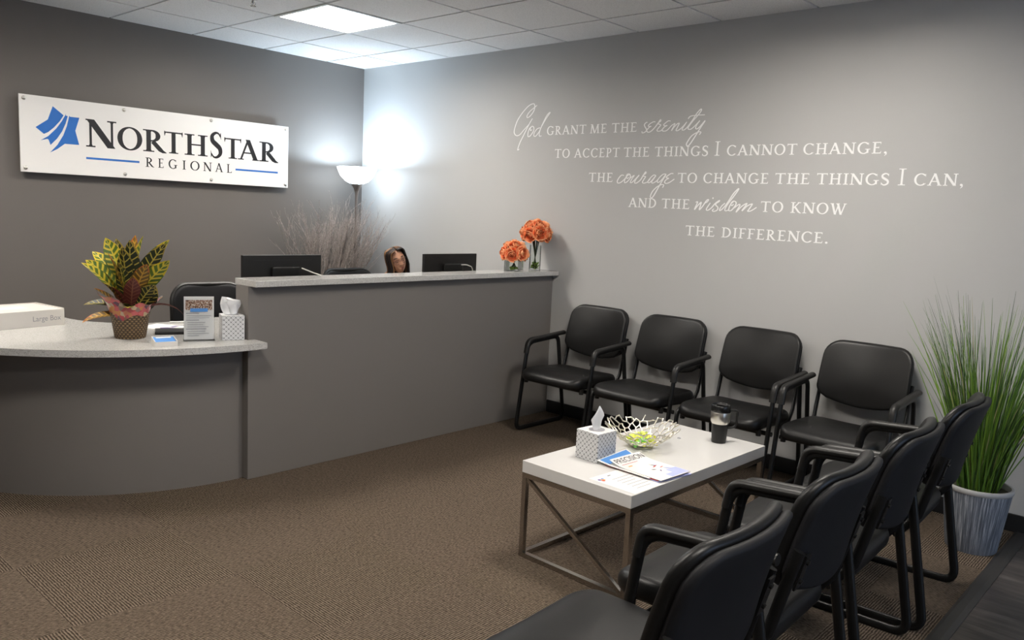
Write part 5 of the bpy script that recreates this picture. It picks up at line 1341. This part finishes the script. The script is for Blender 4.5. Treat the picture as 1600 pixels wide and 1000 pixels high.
# hair: cap over crown and back, then many long locks from a centre parting
b = bmesh.new(); rows = []; nu, nv = 48, 22
for i in range(nv + 1):
    th = pi * 0.72 * i / nv; row = []
    for j in range(nu):
        ph = 2 * pi * j / nu; u = sin(th) * cos(ph); y = sin(th) * sin(ph); v = cos(th)
        row.append((u, y, v))
    rows.append(row)
def hairline(u, y, v):     # True where the scalp is covered
    if y <= 0.10: return True
    return v > 0.60 + 0.22 * (1 - min(1, abs(u) / 0.5)) - 0.9 * max(0, abs(u) - 0.55)
vv = {}
def hv(i, j):
    j %= nu
    if (i, j) not in vv:
        u, y, v = rows[i][j]; k = 1.075 + 0.012 * sin(14 * atan2(y, u))
        x_, y_, z_ = u * RX * k, y * RY * (k if y > 0 else k * 1.10), v * RZ * k
        vv[(i, j)] = b.verts.new(HM @ Vector((x_, y_, z_)))
    return vv[(i, j)]
for i in range(nv):
    for j in range(nu):
        if all(hairline(*rows[a][c % nu]) for a, c in ((i, j), (i, j + 1), (i + 1, j + 1), (i + 1, j))):
            try: b.faces.new((hv(i, j), hv(i, j + 1), hv(i + 1, j + 1), hv(i + 1, j)))
            except ValueError: pass
rnd = random.Random(8)
down = Vector((0, 0, -1))
for s in (-1, 1):
    for k in range(58):
        f = k / 57                     # 0: front strands framing the face, 1: back of the head
        # root on the crown along the parting; passes the temple / side / back, then hangs down
        root = Vector((s * 0.006, RY * (0.74 - 1.35 * f), RZ * (0.80 + 0.25 * sin(pi * min(1, f * 0.9 + 0.1)))))
        ang = radians((38 if s > 0 else 14) - 118 * f)    # azimuth from the ear axis, + toward the face
        side = Vector((s * cos(ang) * RX * 1.16, sin(ang) * RY * 1.14, RZ * 0.30))
        mid = root.lerp(side, 0.5) + Vector((s * 0.022 * cos(ang), 0.016 * sin(ang), 0.020))
        low = Vector((s * cos(ang) * RX * 1.24, sin(ang) * RY * 1.10 - 0.006, -RZ * 0.50))
        P = [HM @ root, HM @ mid, HM @ side, HM @ low]
        e = P[-1] + down * rnd.uniform(0.10, 0.19) + (HM.to_3x3() @ Vector((s * 0.012, -0.004, 0))) + Vector((rnd.uniform(-.01, .01), 0.012, 0))
        if f < 0.5: e += HM.to_3x3() @ Vector((s * 0.012, 0, 0))
        P.append(P[-1].lerp(e, 0.5)); P.append(e)
        c = catmull(P, 4); n = len(c); r0 = rnd.uniform(0.0045, 0.0075)
        light = rnd.random() < (0.42 if 0.10 < f < 0.6 else 0.08)
        tube(b, c, [r0 * (0.55 + 0.7 * min(1, 3 * i / n)) * (1 - 0.75 * max(0, i / n - 0.7) / 0.3) for i in range(n)], 6, mi=1 if light else 0)
obj('hair', b, [M_HAIRD, M_HAIRL], pr, smooth=True, sharp=70)

# ------------------------------------------------------------------ tall grass in a grey planter
def m_planter():
    m = mat('brushed_grey_planter', (0.2, 0.22, 0.26), 0.55); t, b = nt(m)
    x, y, z = sep(t, coords(t)); a = M(t, 'ARCTAN2', y, x)
    st = noise_tex(t, comb(t, M(t, 'MULTIPLY', a, 13.0), M(t, 'MULTIPLY', z, 3.0), 0.0), 1.6, 5, 0.7)
    t.links.new(ramp(t, st, [(0.34, (0.055, 0.062, 0.078)), (0.50, (0.15, 0.168, 0.20)), (0.60, (0.32, 0.34, 0.38)), (0.72, (0.62, 0.64, 0.67))]), b.inputs['Base Color'])
    return m
GX, GY = -0.400, -5.352
gp = thing('potted_grass', 'tall green ornamental grass in a tapered streaky grey planter by the wall', 'potted plant', (GX, GY, 0))
b = bmesh.new(); lathe(b, [(0, 0), (0.108, 0), (0.111, 0.005), (0.147, 0.300), (0.143, 0.302), (0.140, 0.285), (0, 0.283)], 56); obj('planter', b, m_planter(), gp, smooth=True, sharp=40)
b = bmesh.new(); lathe(b, [(0.147, 0.290), (0.151, 0.296), (0.151, 0.310), (0.148, 0.314), (0.138, 0.314), (0.135, 0.308), (0.135, 0.286)], 56); obj('rim', b, mat('planter_rim', (0.36, 0.36, 0.36), 0.5), gp, smooth=True, sharp=50)
b = bmesh.new(); lathe(b, [(0, 0.292), (0.1, 0.289), (0.136, 0.286)], 30); obj('soil', b, mat('dark_moss_soil', (0.03, 0.032, 0.015), 0.95), gp, smooth=True)
GR = [mat('grass_bright', (0.16, 0.29, 0.035), 0.45), mat('grass_mid', (0.080, 0.17, 0.025), 0.45), mat('grass_dark', (0.030, 0.065, 0.018), 0.5), mat('grass_dry', (0.42, 0.38, 0.17), 0.6)]
b = bmesh.new(); rnd = random.Random(33)
for k in range(430):
    a = rnd.uniform(0, 2 * pi); rr = 0.085 * sqrt(rnd.random()); ln = rnd.uniform(0.45, 0.80) if rnd.random() < 0.6 else rnd.uniform(0.70, 0.95)
    az = a + rnd.uniform(-.5, .5); lean = abs(rnd.gauss(0.15, 0.10)) + 0.02; dr = rnd.uniform(0.0, 0.42); wd = rnd.uniform(0.0017, 0.0037)
    p = Vector((rr * cos(a), rr * sin(a), 0.285)); H = Vector((cos(az), sin(az), 0)); n = 8; rows = []
    tw = rnd.uniform(0, pi)
    for i in range(n + 1):
        s = i / n; an = lean + dr * s * s
        d = H * sin(an) + Vector((0, 0, cos(an)))
        if i: p = p + d * (ln / n)
        q = p.copy()
        if GX + q.x > -0.012: q.x = -0.012 - GX - 0.001 * rnd.random()
        sd = Vector((cos(tw), sin(tw), 0)); w2 = wd * (1 - s ** 2.2) + 0.0004
        rows.append((b.verts.new(q - sd * w2), b.verts.new(q + sd * w2 + Vector((0, 0, 0.0002)))))
    mi = rnd.choices((0, 1, 2, 3), (0.36, 0.34, 0.27, 0.03))[0]
    for i in range(n):
        b.faces.new((rows[i][0], rows[i][1], rows[i + 1][1], rows[i + 1][0])).material_index = mi
# a few long stray bent blades toward the chairs
for (h0, az, ln, lean, mi) in ((0.285, pi / 2 + 0.3, 0.72, 0.30, 2), (0.285, pi / 2 + 0.1, 0.52, 0.50, 2), (0.285, pi / 2 + 0.5, 0.88, 0.20, 1), (0.285, pi / 2 + 0.2, 0.92, 0.24, 2), (0.285, pi - 0.5, 0.80, 0.22, 3), (0.285, pi / 2, 0.80, 0.30, 1), (0.285, -pi / 2 - 0.4, 0.7, 0.5, 1)):
    p = Vector((0, 0, h0)); H = Vector((cos(az), sin(az), 0)); rows = []
    for i in range(9):
        an = lean + 0.12 * (i / 8) ** 2; p = p + (H * sin(an) + Vector((0, 0, cos(an)))) * (ln / 8)
        w2 = 0.003 * (1 - (i / 8) ** 2) + 0.0004; rows.append((b.verts.new(p + Vector((w2, 0, 0))), b.verts.new(p - Vector((w2, 0, 0)))))
    for i in range(8): b.faces.new((rows[i][0], rows[i][1], rows[i + 1][1], rows[i + 1][0])).material_index = mi
obj('grass_blades', b, GR, gp, smooth=False)
bpy.context.view_layer.update()
